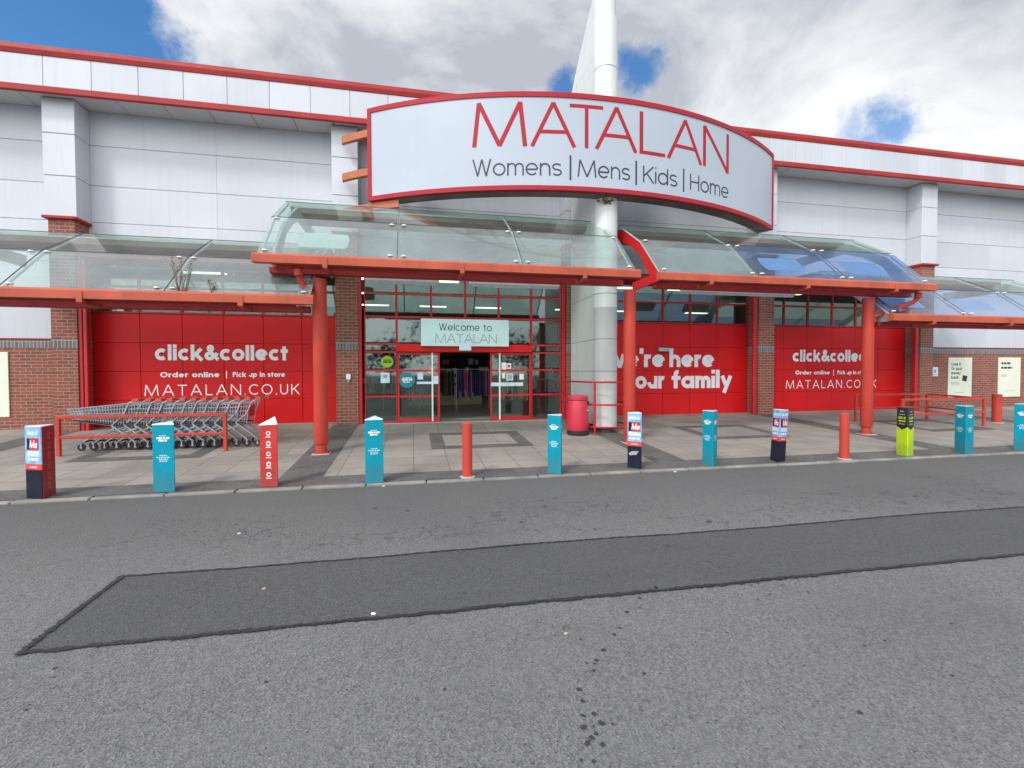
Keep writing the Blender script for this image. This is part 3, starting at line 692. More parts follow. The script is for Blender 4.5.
# ------------------------------------------------------------------ canopies
def canopy(x0, x1, zf, dz1, dz2, ends, bright_patches, label, blue=0, sp=(.30, .80)):
    """sloped glazed canopy: gutter beam in front, steep lower glass, flatter upper glass"""
    A, B, Cc = (9.47, zf+.03), (10.45, zf+dz1), (11.60, zf+dz2)
    root = thing('glass_canopy', label, 'canopy', ((x0+x1)/2, 13.4, zf), 'glass canopies along the shop front')
    gb = MB(); gb.extrude_x([(9.36, zf-.155), (9.36, zf-.02), (9.40, zf+.02), (9.52, zf+.02), (9.52, zf-.155)], x0-.06, x1+.06, 'faded_red')
    b0 = gb.build('gutter_beam', parent=root)
    lip = MB(); lip.bevbox(x0+.3, x1-.3, 9.53, 9.70, zf-.19, zf-.10, 'deep_red', .01); lip.bevbox(x0+.1, x1-.1, 9.86, 10.02, zf-.25, zf-.13, 'deep_red', .012); lip.build('purlin', parent=root)
    for x in [x0+(x1-x0)*t for t in (.16, .5, .84)]:
        br = MB(); br.bevbox(x-.045, x+.045, 9.345, 9.359, zf-.22, zf-.03, 'faded_red', .004); br.bevbox(x-.03, x+.03, 9.37, 9.88, zf-.24, zf-.157, 'faded_red', .006); br.build('beam_bracket', parent=root)
    n = 3; W = (x1-x0)/n
    def slab(P, Q, xa, xb, t, mat, mb):
        dy, dz = Q[0]-P[0], Q[1]-P[1]; L = sqrt(dy*dy+dz*dz); ny, nz = -dz/L*t, dy/L*t
        mb.extrude_x([P, Q, (Q[0]-ny, Q[1]-nz), (P[0]-ny, P[1]-nz)], xa, xb, mat)
    for i in range(n):
        xa, xb = x0+W*i+.006, x0+W*(i+1)-.006
        g = MB(); slab(A, (B[0]-.006, B[1]-.006), xa, xb, .012, 'canopy_glass_sky_tint' if (blue and i >= blue-1) else 'canopy_glass', g); go = g.build('lower_glass', parent=root)
        for xx in (xa+.12, xb-.12): 
            for t in (.06, .94):
                c = MB(); P = (A[0]+(B[0]-A[0])*t, A[1]+(B[1]-A[1])*t); c.lathe([(.0, -.004), (.05, 0), (.045, .02), (.0, .026)], (xx, P[0]-.004, P[1]+.004), 'white', 10); c.build('glass_clamp', parent=go)
        g = MB(); slab((B[0]+.006, B[1]+.004), Cc, xa, xb, .012, 'canopy_glass_top', g); g.build('upper_glass', parent=root)
    # light alloy glazing bars under the joints
    for i in range(n+1):
        x = x0+W*i
        if i in (0, n): x += .05 if i == 0 else -.05
        r = MB(); slab((A[0]+.02, A[1]-.03), (B[0]+.02, B[1]-.035), x-.02, x+.02, -.0, 'grey_metal', r) if False else None
        r = MB()
        r.tube([(x, A[0]+.04, A[1]-.06), (x, B[0]+.03, B[1]-.06), (x, Cc[0], Cc[1]-.06)], .022, 'grey_metal', 6); r.build('glazing_bar', parent=root)
    g = MB()
    for i in range(1, n):
        x = x0+W*i; g.tube([(x, A[0], A[1]), (x, B[0], B[1]), (x, Cc[0], Cc[1])], .009, 'dark_metal', 5)
    for P in (B, Cc): g.tube([(x0, P[0]-.002, P[1]+.001), (x1, P[0]-.002, P[1]+.001)], .008, 'dark_metal', 5)
    g.build('gasket', parent=root)
    # curved red web plates with an opening
    for x in ends:
        r = MB(); zt = Cc[1]
        k = MB()
        k.extrude_x([(9.60, zf-.14), (9.75, zf+.20), (10.05, zf+.50), (10.45, zf+dz1-.10), (10.56, zf+dz1-.30), (10.28, zf+.34), (10.02, zf+.06), (9.95, zf-.14)], x-.03, x+.03, 'panel_red' if abs(x-5.34) < .1 else 'grey_metal')
        k.extrude_x([(10.452, zf+dz1-.102), (11.0, zf+(dz1+dz2)/2-.10), (11.6, zt-.12), (13.46, zt-.12), (13.46, zt-.40), (11.75, zt-.38), (11.1, zf+(dz1+dz2)/2-.30), (10.562, zf+dz1-.302)], x-.03, x+.03, 'panel_red' if abs(x-5.34) < .1 else 'grey_metal')
        k.extrude_x([(9.953, zf-.14), (10.02, zf+.055), (10.9, zf+.055), (10.9, zf-.14)], x-.03, x+.03, 'panel_red') if abs(x-5.34) < .1 else None
        k.build('rib_plate', parent=root)
    # flat metal roof from the top of the glass back to the wall
    for i in range(n):
        for ya, yb in ((Cc[0]+.008, 11.90), (12.92, WALL-.02)):
            g = MB(); g.box(x0+W*i+.006, x0+W*(i+1)-.006, ya, yb, Cc[1]-.012, Cc[1], 'canopy_glass_top'); g.build('back_glass', parent=root)
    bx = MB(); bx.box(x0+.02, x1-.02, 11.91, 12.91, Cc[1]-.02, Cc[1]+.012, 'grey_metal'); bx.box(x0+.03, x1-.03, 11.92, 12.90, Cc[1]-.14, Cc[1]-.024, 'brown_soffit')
    bx.build('valley_gutter', parent=root)
    # added pale rounded panels standing in for bright patches seen in the glass
    for i in bright_patches:
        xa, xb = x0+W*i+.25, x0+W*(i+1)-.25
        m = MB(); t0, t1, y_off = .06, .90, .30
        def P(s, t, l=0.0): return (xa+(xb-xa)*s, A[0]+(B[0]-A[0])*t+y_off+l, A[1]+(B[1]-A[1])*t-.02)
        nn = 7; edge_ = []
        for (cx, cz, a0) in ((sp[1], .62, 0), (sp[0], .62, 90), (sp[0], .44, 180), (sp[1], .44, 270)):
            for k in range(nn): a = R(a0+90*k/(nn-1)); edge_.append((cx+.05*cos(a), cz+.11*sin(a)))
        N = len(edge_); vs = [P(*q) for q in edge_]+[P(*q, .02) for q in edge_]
        m.add(vs, [tuple(range(N)), tuple(range(N, 2*N))[::-1]]+[(k, (k+1) % N, N+(k+1) % N, N+k) for k in range(N)], 'bright_patch_pale'); m.build('bright_patch_panel', parent=root)
    return root
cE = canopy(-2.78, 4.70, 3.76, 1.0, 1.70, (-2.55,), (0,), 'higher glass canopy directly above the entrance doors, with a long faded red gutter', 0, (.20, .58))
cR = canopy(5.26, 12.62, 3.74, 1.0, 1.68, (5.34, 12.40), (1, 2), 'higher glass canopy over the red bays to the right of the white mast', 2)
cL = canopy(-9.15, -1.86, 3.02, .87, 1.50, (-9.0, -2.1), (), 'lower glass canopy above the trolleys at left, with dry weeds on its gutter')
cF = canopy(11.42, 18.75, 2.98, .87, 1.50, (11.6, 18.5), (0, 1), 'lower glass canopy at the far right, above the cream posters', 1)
# rainwater pipes that drop from the high gutters to the posts
for root, pts in ((cE, [(-2.10, 9.62, 3.63), (-2.10, 9.72, 3.36), (-1.84, 9.86, 3.02), (-1.80, 9.9, 2.96)]), (cR, [(12.42, 9.62, 3.58), (12.42, 9.66, 3.40), (12.36, 9.68, 3.34), (11.42, 9.84, 3.0), (11.30, 9.9, 2.95)])):
    d = MB(); d.tube(pts, .055, 'post_red', 10); d.lathe([(.075, -.07), (.08, 0), (.08, .05), (.06, .06)], (pts[0][0], pts[0][1], 3.50), 'post_red', 12); d.build('downpipe', parent=root, smooth=True)
# strip lights fixed below the canopies
for x0, x1, zz, lab in ((-.95, .55, 3.50, 'unlit white strip light under the entrance canopy, left of centre'), (1.2, 3.2, 3.50, 'unlit white strip light under the entrance canopy, right of centre'), (6.2, 9.3, 3.50, 'long unlit white strip light under the tall right canopy')):
    t = thing('strip_light', lab, 'light', ((x0+x1)/2, 10.2, zz), 'strip lights under the canopies')
    m = MB(); m.bevbox(x0, x1, 10.12, 10.26, zz-.02, zz+.06, 'white', .015); m.build('body', parent=t)
    m = MB(); m.extrude_x([(10.13, zz-.021), (10.16, zz-.06), (10.22, zz-.06), (10.25, zz-.021)], x0+.03, x1-.03, 'print_pale'); m.build('diffuser', parent=t)

# ------------------------------------------------------------------ posts
PY_ = 9.94
for x, top_, lab in ((-1.79, 3.42, 'red round canopy post left of the entrance, near the red bollard cover'), (4.78, 3.42, 'red round canopy post in front of the white mast and red guard rail'), (11.27, 3.42, 'red round canopy post in front of the right hand click and collect panel')):
    t = thing('canopy_post', lab, 'post', (x, PY_, 0), 'red canopy posts')
    m = MB(); m.lathe([(.133, .20), (.135, .205), (.135, top_), (.12, top_+.02)], (x, PY_, 0), 'post_red', 28); m.build('shaft', parent=t, smooth=True)
    m = MB(); m.lathe([(.105, .02), (.105, .20)], (x, PY_, 0), 'post_red', 20); m.lathe([(.15, .012), (.15, .03), (.106, .031)], (x, PY_, 0), 'post_red', 20); m.build('foot', parent=t, smooth=True)
    m = MB(); m.bevbox(x-.165, x+.165, PY_-.165, PY_+.165, -.04, .012, 'concrete_pad', .008); m.build('base_plate', parent=t)

# ------------------------------------------------------------------ curved sign
UC, RS, DA = 4.75, 10.696, 10.805
S0, S1, ZT, ZB = -.575*RS, .598*RS, 8.19, 5.905
def onsign(s, z, lift=0.0):
    a = s/RS; r = RS+lift; return (UC+r*sin(a), DA+RS-r*cos(a), z)
sign = thing('entrance_sign', 'large curved white sign board with red border and thin red capitals above the entrance', 'sign', (UC, DA+.3, ZB))
def arcstrip(mb, s0, s1, z0, z1, l0, l1, mat, n=60):
    """solid curved slab between lifts l0 (back) and l1 (front)"""
    vs = []
    for i in range(n+1):
        s = s0+(s1-s0)*i/n; vs += [onsign(s, z0, l0), onsign(s, z0, l1), onsign(s, z1, l1), onsign(s, z1, l0)]
    fs = []
    for i in range(n):
        for k in range(4): fs.append((4*i+k, 4*i+(k+1) % 4, 4*i+4+(k+1) % 4, 4*i+4+k))
    fs += [(0,1,2,3), (4*n+3,4*n+2,4*n+1,4*n)]; mb.add(vs, fs, mat)
m = MB(); arcstrip(m, S0+.10, S1-.10, ZB+.10, ZT-.11, -.06, 0, 'sign_white'); m.build('board', parent=sign)
m = MB(); arcstrip(m, S0, S1, ZT-.115, ZT, -.09, .025, 'sign_red'); arcstrip(m, S0, S1, ZB, ZB+.105, -.09, .025, 'sign_red'); arcstrip(m, S0, S0+.105, ZB+.107, ZT-.117, -.085, .025, 'sign_red', 2); arcstrip(m, S1-.105, S1, ZB+.107, ZT-.117, -.085, .025, 'sign_red', 2)
m.build('border', parent=sign)
m = MB(); arcstrip(m, S0+.02, S1-.02, ZB-.01, ZT-.02, -.42, -.10, 'sign_under'); m.build('back_box', parent=sign)
for ch, a, b, w_ in (('M', -3.395, -2.085, .095), ('A', -2.02, -.915, .085), ('T', -1.075, -.255, .085), ('A', -.465, .645, .085), ('L', .70, 1.43, .085), ('A', 1.475, 2.63, .085), ('N', 2.655, 3.665, .095)):
    m = MB(); text_mb(m, ch, 'sign_red', onsign, a, b, 6.925, 1.02, w=w_, sub=3); m.build('letter', parent=sign)
for wd, a, b in (('Womens', -3.385, -1.265), ('Mens', -.885, .45), ('Kids', .80, 1.805), ('Home', 2.215, 3.66)):
    m = MB(); text_mb(m, wd, 'sign_ink', onsign, a, b, 6.243, .40, X=.74, w=.092, track=.10, sub=2); m.build('lettering', parent=sign)
for q in (-1.062, .607, 2.0):
    m = MB(); text_mb(m, '|', 'sign_ink', onsign, q-.018, q+.018, 6.262, .395, w=.10); m.build('dividing_bar', parent=sign)
# steel ring arms that run on past the left end of the board, and stays behind
for zz, mat in ((7.56, 'orange_steel'), (6.60, 'orange_steel'), (5.70, 'orange_steel')):
    m = MB(); pts = []
    for i in range(9):
        a = -.50-.165*i/8; rr = RS-.13
        pts.append((UC+rr*sin(a), DA+RS-rr*cos(a)))
    vs = []; n = len(pts)
    for i, (x, y) in enumerate(pts): vs += [(x, y-.07, zz), (x, y+.07, zz), (x, y+.07, zz+.18), (x, y-.07, zz+.18)]
    m.add(vs, [(4*i+k, 4*i+(k+1) % 4, 4*i+4+(k+1) % 4, 4*i+4+k) for i in range(n-1) for k in range(4)]+[(0,1,2,3), (4*n-1,4*n-2,4*n-3,4*n-4)], mat); m.build('ring_arm', parent=sign)
for x in (-.75,):
    for zz in (7.2, 6.3):
        m = MB(); m.bevbox(x-.05, x+.05, 12.62, WALL+.05, zz, zz+.1, 'roof_red', .006); m.build('stay', parent=sign)

# ------------------------------------------------------------------ mast with fin
MX, MY, MR = 4.78, 11.33, .295
mast = thing('mast', 'tall white round mast with a tapering fin, rising past the curved sign', 'mast', (MX, MY, pz(MY)))
m = MB(); m.lathe([(MR, .20), (MR, 3.2), (MR+.004, 3.206), (MR+.004, 3.214), (MR, 3.22), (MR, 4.9), (MR, 10.3), (MR-.05, 10.4), (MR-.06, 15.2), (.10, 15.5)], (MX, MY, 0), 'mast_white', 36); m.build('shaft', parent=mast, smooth=True)
m = MB(); m.lathe([(.22, pz(MY)-.02), (.22, .20)], (MX, MY, 0), 'dark_metal', 24); m.build('plinth', parent=mast, smooth=True)
# fin: from the shaft back to the shop front, tapering above the sign; built in lifts with dark open joints
def fin_y(z): return 13.42 if z < 9.6 else max(11.55, 13.42-(z-9.6)*1.2)
zz = [.26, 1.62, 2.42, 3.55, 4.9, 6.4, 8.0, 9.5, 10.0, 10.5, 11.0, 11.6]
m = MB()
for a, b in zip(zz[:-1], zz[1:]):
    g_ = .006 if b < 9.6 else .0
    za, zb = a+g_, b-g_
    vs = []
    for z in (za, zb):
        ye = fin_y(z); y0 = MY-.02
        vs += [(MX-MR+.012, y0, z), (MX-MR+.012, ye-.25, z), (MX-.20, ye, z), (MX+.20, ye, z), (MX+MR-.012, ye-.25, z), (MX+MR-.012, y0, z)]
    m.add(vs, [(0,1,2,3,4,5)[::-1], (6,7,8,9,10,11)]+[(i, (i+1) % 6, 6+(i+1) % 6, 6+i) for i in range(6)], 'mast_white')
m.build('fin', parent=mast)
m = MB()
for a, b in zip(zz[:-1], zz[1:-1]+[11.5]):
    y = fin_y(b)-.3; m.box(MX-.27, MX+.27, MY, max(y, MY+.1), b-.03, b+.03, 'dark_metal')
m.build('joint', parent=mast)
m = MB()
for z in (1.62, 2.42, 3.55, 6.4, 9.1): m.lathe([(MR+.002, z-.006), (MR+.002, z+.006)], (MX, MY, 0), 'dark_metal', 36)
m.build('joint', parent=mast, smooth=True)
# guard rail around the mast foot
gr = thing('guard_rail', 'red three bar guard rail curved around the foot of the white mast', 'railing', (MX, MY, pz(MY)))
def U(z): return [(MX-.60, 13.3, z), (MX-.60, 11.35, z)]+[(MX+.60*cos(R(a)), 11.30+.60*sin(R(a)), z) for a in range(190, 351, 10)]+[(MX+.60, 11.35, z), (MX+.60, 13.3, z)]
for z in (1.35, .80, .25):
    m = MB(); m.tube(U(z), .024, 'frame_red', 8); m.build('rail', parent=gr, smooth=True)
for a in (222, 318): 
    x, y = MX+.60*cos(R(a)), 11.30+.60*sin(R(a)); m = MB(); m.tube([(x, y, pz(y)-.02), (x, y, 1.37)], .026, 'frame_red', 8); m.build('upright', parent=gr, smooth=True)
for x in (MX-.60, MX+.60):
    m = MB(); m.tube([(x, 12.6, pz(12.6)-.02), (x, 12.6, 1.37)], .026, 'frame_red', 8); m.build('upright', parent=gr, smooth=True)
# litter bin
BX, BY = 3.97, 11.10; bz = pz(BY)
lb = thing('litter_bin', 'red round litter bin with black base in front of the white mast', 'bin', (BX, BY, bz))
m = MB(); m.lathe([(.255, bz+.11), (.268, bz+.14), (.272, bz+.35), (.262, bz+.62), (.238, bz+.82), (.232, bz+.84)], (BX, BY, 0), 'bin_red', 32); m.build('body', parent=lb, smooth=True)
m = MB(); m.lathe([(.236, bz+.845), (.25, bz+.86), (.252, bz+.93), (.235, bz+.955), (.12, bz+.965)], (BX, BY, 0), 'bin_red', 32); m.build('lid', parent=lb, smooth=True)
m = MB(); m.lathe([(.25, bz), (.268, bz+.02), (.268, bz+.105), (.25, bz+.115)], (BX, BY, 0), 'rubber', 32); m.build('base', parent=lb, smooth=True)
m = MB(); m.bevbox(BX+.16, BX+.235, BY-.16, BY-.02, bz+.72, bz+.83, 'rubber', .01); m.build('opening', parent=lb)
m = MB(); m.lathe([(.0, 0), (.025, .002), (.02, .012), (0, .014)], (BX+.17, BY-.215, bz+.60), 'white', 12); m.build('lock', parent=lb)

# ------------------------------------------------------------------ welcome board, small wall things, posters
w = thing('welcome_board', 'pale aqua welcome board mounted over the automatic doors', 'sign', (1.455, 13.36, 2.33))
m = MB(); m.bevbox(.22, 2.69, 13.33, 13.40, 2.33, 3.085, 'welcome_aqua', .006); m.build('board', parent=w)
m = MB(); text_mb(m, 'Welcome to', 'sign_ink', flat(13.33), .715, 2.20, 2.762, .20, X=.74, w=.105, track=.12); text_mb(m, 'MATALAN', 'ink_grey', flat(13.33), .60, 2.34, 2.42, .255, w=.085, track=.035); m.build('lettering', parent=w)
for x in (.5, 2.4):
    m = MB(); m.box(x-.03, x+.03, 13.401, 13.549, 2.7, 2.76, 'dark_metal'); m.build('bracket', parent=w)
t = thing('wall_box', 'small pale box mounted on the red panels above the family lettering', 'box', (7.88, 13.95, 2.24))
m = MB(); m.bevbox(7.68, 8.07, 13.87, 13.996, 2.25, 2.37, 'grey_metal', .012); m.build('housing', parent=t)
m = MB(); m.box(7.71, 8.04, 13.885, 13.98, 2.236, 2.249, 'dark_metal'); m.build('lens', parent=t)
t = thing('door_intercom', 'small white intercom box on the brick pier left of the entrance', 'intercom', (-1.70, PIER-.03, 1.45))
m = MB(); m.bevbox(-1.77, -1.65, PIER-.05, PIER-.001, 1.42, 1.56, 'white', .008); m.build('case', parent=t)
m = MB(); m.bevbox(-1.74, -1.68, PIER-.062, PIER-.051, 1.35, 1.42, 'ink_grey', .004); m.build('button_pad', parent=t)
def poster(x0, x1, z0, z1, label, kind):
    k = 14.0/13.55
    o = thing('wall_poster', label, 'poster', ((x0+x1)/2, WALL-.02, z0), 'cream posters on the brick walls')
    m = MB(); m.bevbox(x0, x1, WALL-.030, WALL-.001, z0, z1, 'poster_cream', .005); m.build('panel', parent=o)
    m = MB(); y = WALL-.030
    if kind == 1:
        for i, s in enumerate(('Love it', 'Or your', 'money', 'back.')):
            text_mb(m, s, 'ink', flat(y), x0+.13, x0+.13+(.44, .50, .44, .38)[i], z1-.30-.165*i, .115, X=.72, w=.17, track=.12)
        for i in range(3): wordbars(m, x0+.12, x0+.50, z0+.55-.05*i, .016, y-.003, 'ink_grey', 20+i)
        wordbars(m, x0+.30, x0+.75, z0+.17, .014, y-.003, 'ink_grey', 25)
        c = (x0+.77, z0+.70); q = .15
        m.extrude_y([(c[0]+q*cos(R(a)), c[1]+q*sin(R(a))) for a in (35, 125, 215, 305)], y-.006, y-.001, 'ink')
    elif kind == 2:
        wordbars(m, x0+.13, x0+.58, z1-.26, .075, y-.003, 'ink', 31); wordbars(m, x0+.13, x0+.68, z1-.43, .075, y-.003, 'ink', 32)
        for i in range(2): wordbars(m, x0+.13, x0+.40, z1-.68-.05*i, .022, y-.003, 'ink_grey', 33+i)
        wordbars(m, x0+.3, x0+.75, z0+.22, .014, y-.003, 'ink_grey', 36)
    else:
        wordbars(m, x0+.10, x0+.30, z0+.80, .03, y-.003, 'ink_grey', 37)
    m.build('print', parent=o)
poster(19.50, 20.62, .62, 2.10, 'cream poster with four dark text lines and a black tilted square', 1)
poster(21.92, 23.03, .60, 2.11, 'cream poster with two short dark lines, farthest right on the brick wall', 2)
poster(-10.95, -9.76, .53, 2.13, 'cream poster at the left edge of the brick wall', 3)
t = thing('wall_notice', 'small white notice on the brick wall between the right pier and the cream posters', 'notice', (18.88, WALL-.01, 1.42))
m = MB(); m.bevbox(18.73, 19.03, WALL-.02, WALL-.001, 1.40, 1.74, 'white', .004); m.build('plate', parent=t)
m = MB(); disc(m, 18.88, 1.60, .07, WALL-.021, 'sky_print', 18); wordbars(m, 18.78, 18.98, 1.46, .025, WALL-.021, 'ink_grey', 41); m.build('print', parent=t)

# ------------------------------------------------------------------ bollards
def bollard(x, y, h, kind, phi, label, group, lean=0, leandir=0, slope=0, s=.285, name='bollard'):
    """triangular sleeve over a post; phi turns the front face to the left of the sight line"""
    y -= .06; z0 = pz(y); o = thing(name, label, 'bollard', (x, y, z0), group)
    view = atan2(-y, -x)                            # direction from the bollard to the camera
    a_f = view-R(phi)                               # normal of the front face
    r_in = s/(2*sqrt(3)); rc = s/sqrt(3)
    tri = [(rc*cos(a_f+R(60)+R(120)*k), rc*sin(a_f+R(60)+R(120)*k)) for k in range(3)]
    def ring(z, sc=1.0, up=(0,0,0)): return [(p[0]*sc, p[1]*sc, z+up[i]) for i, p in enumerate(tri)]
    def seg(mb, z0_, z1_, mat, up=(0,0,0), sc=1.0):
        # chamfered triangle so that the folded corners are not razor sharp
        vs = []
        for z, u in ((z0_, (0,0,0)), (z1_, up)):
            for i in range(3):
                p = tri[i]; 
                for d in (-1, 1):
                    q = tri[(i+d) % 3]; L = .035; vs.append((sc*(p[0]+(q[0]-p[0])*L), sc*(p[1]+(q[1]-p[1])*L), z+u[i]))
        mb.add(vs, [(0,1,2,3,4,5)[::-1], (6,7,8,9,10,11)]+[(i, (i+1) % 6, 6+(i+1) % 6, 6+i) for i in range(6)], mat)
    def onface(k):
        """mapping (across, up, lift) on face k (0 front, 1 the face to its right, -1 left)"""
        a = a_f+R(120)*k; nx, ny = cos(a), sin(a); tx, ty = -sin(a), cos(a)
        return lambda u, z, l: (nx*(r_in+l)+tx*u, ny*(r_in+l)+ty*u, z)
    def bars(mb, k, u0, u1, z, hh, mat, seed):
        f = onface(k); r = random.Random(seed); u = u0
        while u < u1-hh*.4:
            w_ = min(r.uniform(.9, 2.6)*hh, u1-u)
            q = [f(u, z, .002), f(u+w_, z, .002), f(u+w_, z+hh, .002), f(u, z+hh, .002)]; mb.add(q, [(0,1,2,3)], mat); u += w_+hh*.4
    def patch(mb, k, u0, u1, za, zb, mat, l=.002):
        f = onface(k); mb.add([f(u0,za,l), f(u1,za,l), f(u1,zb,l), f(u0,zb,l)], [(0,1,2,3)], mat)
    H = h; up = (0,0,0)
    if slope: up = tuple(slope if i == 1 else (slope*.12 if i == 0 else 0) for i in range(3))
    faces = (0, 1, -1)
    b = MB()
    if kind == 'teal':
        seg(b, .005, H-.012, 'teal', up); b.build('sleeve', parent=o, local=True)
        c = MB(); seg(c, H-.011, H, 'print_pale', up, .985)
        if slope: c = MB(); vs = ring(H-.011, 1, up)+ring(H, .9, tuple(q+.004 for q in up)); c.add(vs, [(0,1,2), (3,4,5), (0,1,4,3), (1,2,5,4), (2,0,3,5)], 'print_pale')
        c.build('top_cap', parent=o, local=True)
        p = MB()
        for k in faces:
            bars(p, k, -.05, .05, H-.175, .012, 'print_pale', 50+k); bars(p, k, -.085, .085, H-.215, .028, 'letter_white', 52+k); bars(p, k, -.06, .06, H-.25, .028, 'letter_white', 54+k)
            for j, (q0, q1) in enumerate(((-.05, .05), (-.09, .09), (-.06, .07), (-.055, .05))): bars(p, k, q0, q1, H-.46-.027*j, .014, 'print_pale', 60+3*j+k)
        p.build('print', parent=o, local=True)
    elif kind == 'ma':
        z1, z2 = H*.40, H*.48
        seg(b, .005, z1, 'navy'); seg(b, z1+.001, z2, 'band_red', sc=1.004); seg(b, z2+.001, H-.012, 'sky_print'); b.build('sleeve', parent=o, local=True)
        c = MB(); seg(c, H-.011, H, 'white', sc=.985); c.build('top_cap', parent=o, local=True)
        p = MB()
        for k in (faces if phi != 57 else (0, -1)):
            patch(p, k, -.105, .105, H-.33, H-.165, 'print_red'); patch(p, k, -.105, -.055, H-.325, H-.17, 'navy', .003)
            text_mb(p, 'Ma', 'letter_white', (lambda u, z, l, f=onface(k): f(u, z, l+.003)), -.055, .085, H-.30, .105, X=.66, w=.2, track=.06, slant=.15)
            patch(p, k, -.11, .11, H-.415, H-.345, 'print_pale'); bars(p, k, -.09, .09, H-.12, .05, 'print_pale', 70+k); bars(p, k, -.09, .09, H-.475, .035, 'letter_white', 72+k); bars(p, k, -.06, .06, z1+.028, .016, 'letter_white', 75+k)
        p.build('print', parent=o, local=True)
        if 'scuff' in label or 'worn' in label:
            q = MB(); f = onface(0); q.add([f(-.015+(.085+.018*sin(i*2.3))*cos(2*pi*i/14), .27+(.038+.010*sin(i*1.7))*sin(2*pi*i/14)+.25*(.085*cos(2*pi*i/14)), .003) for i in range(14)], [tuple(range(14))], 'ink_grey'); q.build('scuff', parent=o, local=True)
    elif kind == 'green':
        z1 = H*.60
        seg(b, .005, z1, 'lime'); seg(b, z1+.001, H-.012, 'ink'); b.build('sleeve', parent=o, local=True)
        c = MB(); seg(c, H-.011, H, 'dark_metal', sc=.985); c.build('top_cap', parent=o, local=True)
        p = MB()
        for k in faces:
            f = onface(k); p.add([f(-.135, z1+.002, .002), f(0, z1-.06, .002), f(.135, z1+.002, .002)], [(0,1,2)], 'ink')
            bars(p, k, -.05, .05, H-.09, .022, 'ink_grey', 80+k); bars(p, k, -.07, .07, H-.15, .018, 'ink_grey', 82+k); bars(p, k, -.09, .09, H-.235, .05, 'lime_sticker', 84+k); bars(p, k, -.08, .08, H-.29, .028, 'lime', 86+k); bars(p, k, -.07, .07, H-.345, .022, 'ink_grey', 88+k)
        p.build('print', parent=o, local=True)
    elif kind == 'red':
        seg(b, .005, H-.012, 'cover_red', up); b.build('sleeve', parent=o, local=True)
        c = MB(); vs = ring(H-.010, 1.0, up)+ring(H, .97, tuple(q+.004 for q in up)); c.add(vs, [(0,1,2), (3,4,5), (0,1,4,3), (1,2,5,4), (2,0,3,5)], 'white'); c.build('top_cap', parent=o, local=True)
        p = MB()
        for k in faces:
            for j in range(5):
                zc = H-.13-.155*j; f = onface(k)
                # small white pictograms: a ring, a bar and a foot line
                R0 = .034; n = 12
                pts = [f(R0*cos(2*pi*q/n), zc+R0*sin(2*pi*q/n)*(1+.2*(j % 2)), .002) for q in range(n)]+[f(.6*R0*cos(2*pi*q/n), zc+.6*R0*sin(2*pi*q/n), .002) for q in range(n)]
                p.add(pts, [(q, (q+1) % n, n+(q+1) % n, n+q) for q in range(n)], 'letter_white'); bars(p, k, -.04, .04, zc-.062, .014, 'letter_white', 90+5*j+k)
        p.build('print', parent=o, local=True)
    if lean:
        o.rotation_euler = (R(lean)*cos(leandir), R(lean)*sin(leandir), 0)
    return o
TG, MG = 'teal bollard covers along the kerb', 'navy and sky blue bollard covers along the kerb'
b = bollard(-5.06, 7.80, 1.0, 'ma', 57, 'blue and navy bollard cover with dark red side panel, leftmost on the kerb', MG, s=.30)
# its right hand face is a plain dark red panel
def red_side(o, x, y, phi, s, H):
    view = atan2(-y, -x); a = view-R(phi)+R(120); r_in = s/(2*sqrt(3)); nx, ny, tx, ty = cos(a), sin(a), -sin(a), cos(a)
    m = MB(); hw = s/2*.93
    def F(u, z, l): return (nx*(r_in+l)+tx*u, ny*(r_in+l)+ty*u, z)
    vs = [F(-hw, .01, .0045), F(hw, .01, .0045), F(hw, H-.014, .0045), F(-hw, H-.014, .0045), F(-hw, .01, .001), F(hw, .01, .001), F(hw, H-.014, .001), F(-hw, H-.014, .001)]
    m.add(vs, [(0,1,2,3), (4,7,6,5), (0,4,5,1), (1,5,6,2), (2,6,7,3), (3,7,4,0)], 'side_red')
    for j in range(6):
        zc = H-.12-.14*j; n = 10; R0 = .03
        m.add([F(R0*cos(2*pi*q/n), zc+R0*sin(2*pi*q/n), .0065) for q in range(n)]+[F(.6*R0*cos(2*pi*q/n), zc+.6*R0*sin(2*pi*q/n), .0065) for q in range(n)], [(q, (q+1) % n, n+(q+1) % n, n+q) for q in range(n)], 'handle_red')
        m.add([F(-.035, zc-.06, .0065), F(.035, zc-.06, .0065), F(.035, zc-.045, .0065), F(-.035, zc-.045, .0065)], [(0,1,2,3)], 'handle_red')
    tag(m.build('side_panel', parent=o, local=True), 'dark red side panel with faint pictograms')
red_side(b, -5.06, 7.80, 57, .30, 1.0)
bollard(-3.52, 7.82, .985, 'teal', 28, 'teal bollard cover standing in front of the shopping trolleys', TG, slope=.02, s=.30)
bollard(-2.12, 7.82, .94, 'red', 24, 'red triangular bollard cover with a tilted white top and white pictograms', None, slope=.10, s=.27)
bollard(-.60, 7.72, 1.0, 'teal', 4, 'teal bollard cover in front of the left side of the entrance glazing', TG, slope=.035, s=.28)
bollard(2.38, 7.77, 1.0, 'teal', 34, 'teal bollard cover in front of the red litter bin', TG)
bollard(3.88, 7.88, .99, 'ma', 14, 'navy and sky blue bollard cover with pale scuff, before the middle post', MG, s=.26)
bollard(5.31, 7.77, 1.01, 'teal', 46, 'teal bollard cover in front of the family lettering panel', TG, s=.27)
bollard(6.80, 7.86, .99, 'ma', 60, 'navy and sky blue bollard cover leaning to the right, showing two equal faces', MG, lean=3.2, leandir=R(70), s=.26)
bollard(9.77, 7.82, .98, 'green', 50, 'lime green bollard cover with a black printed top', None, s=.28)
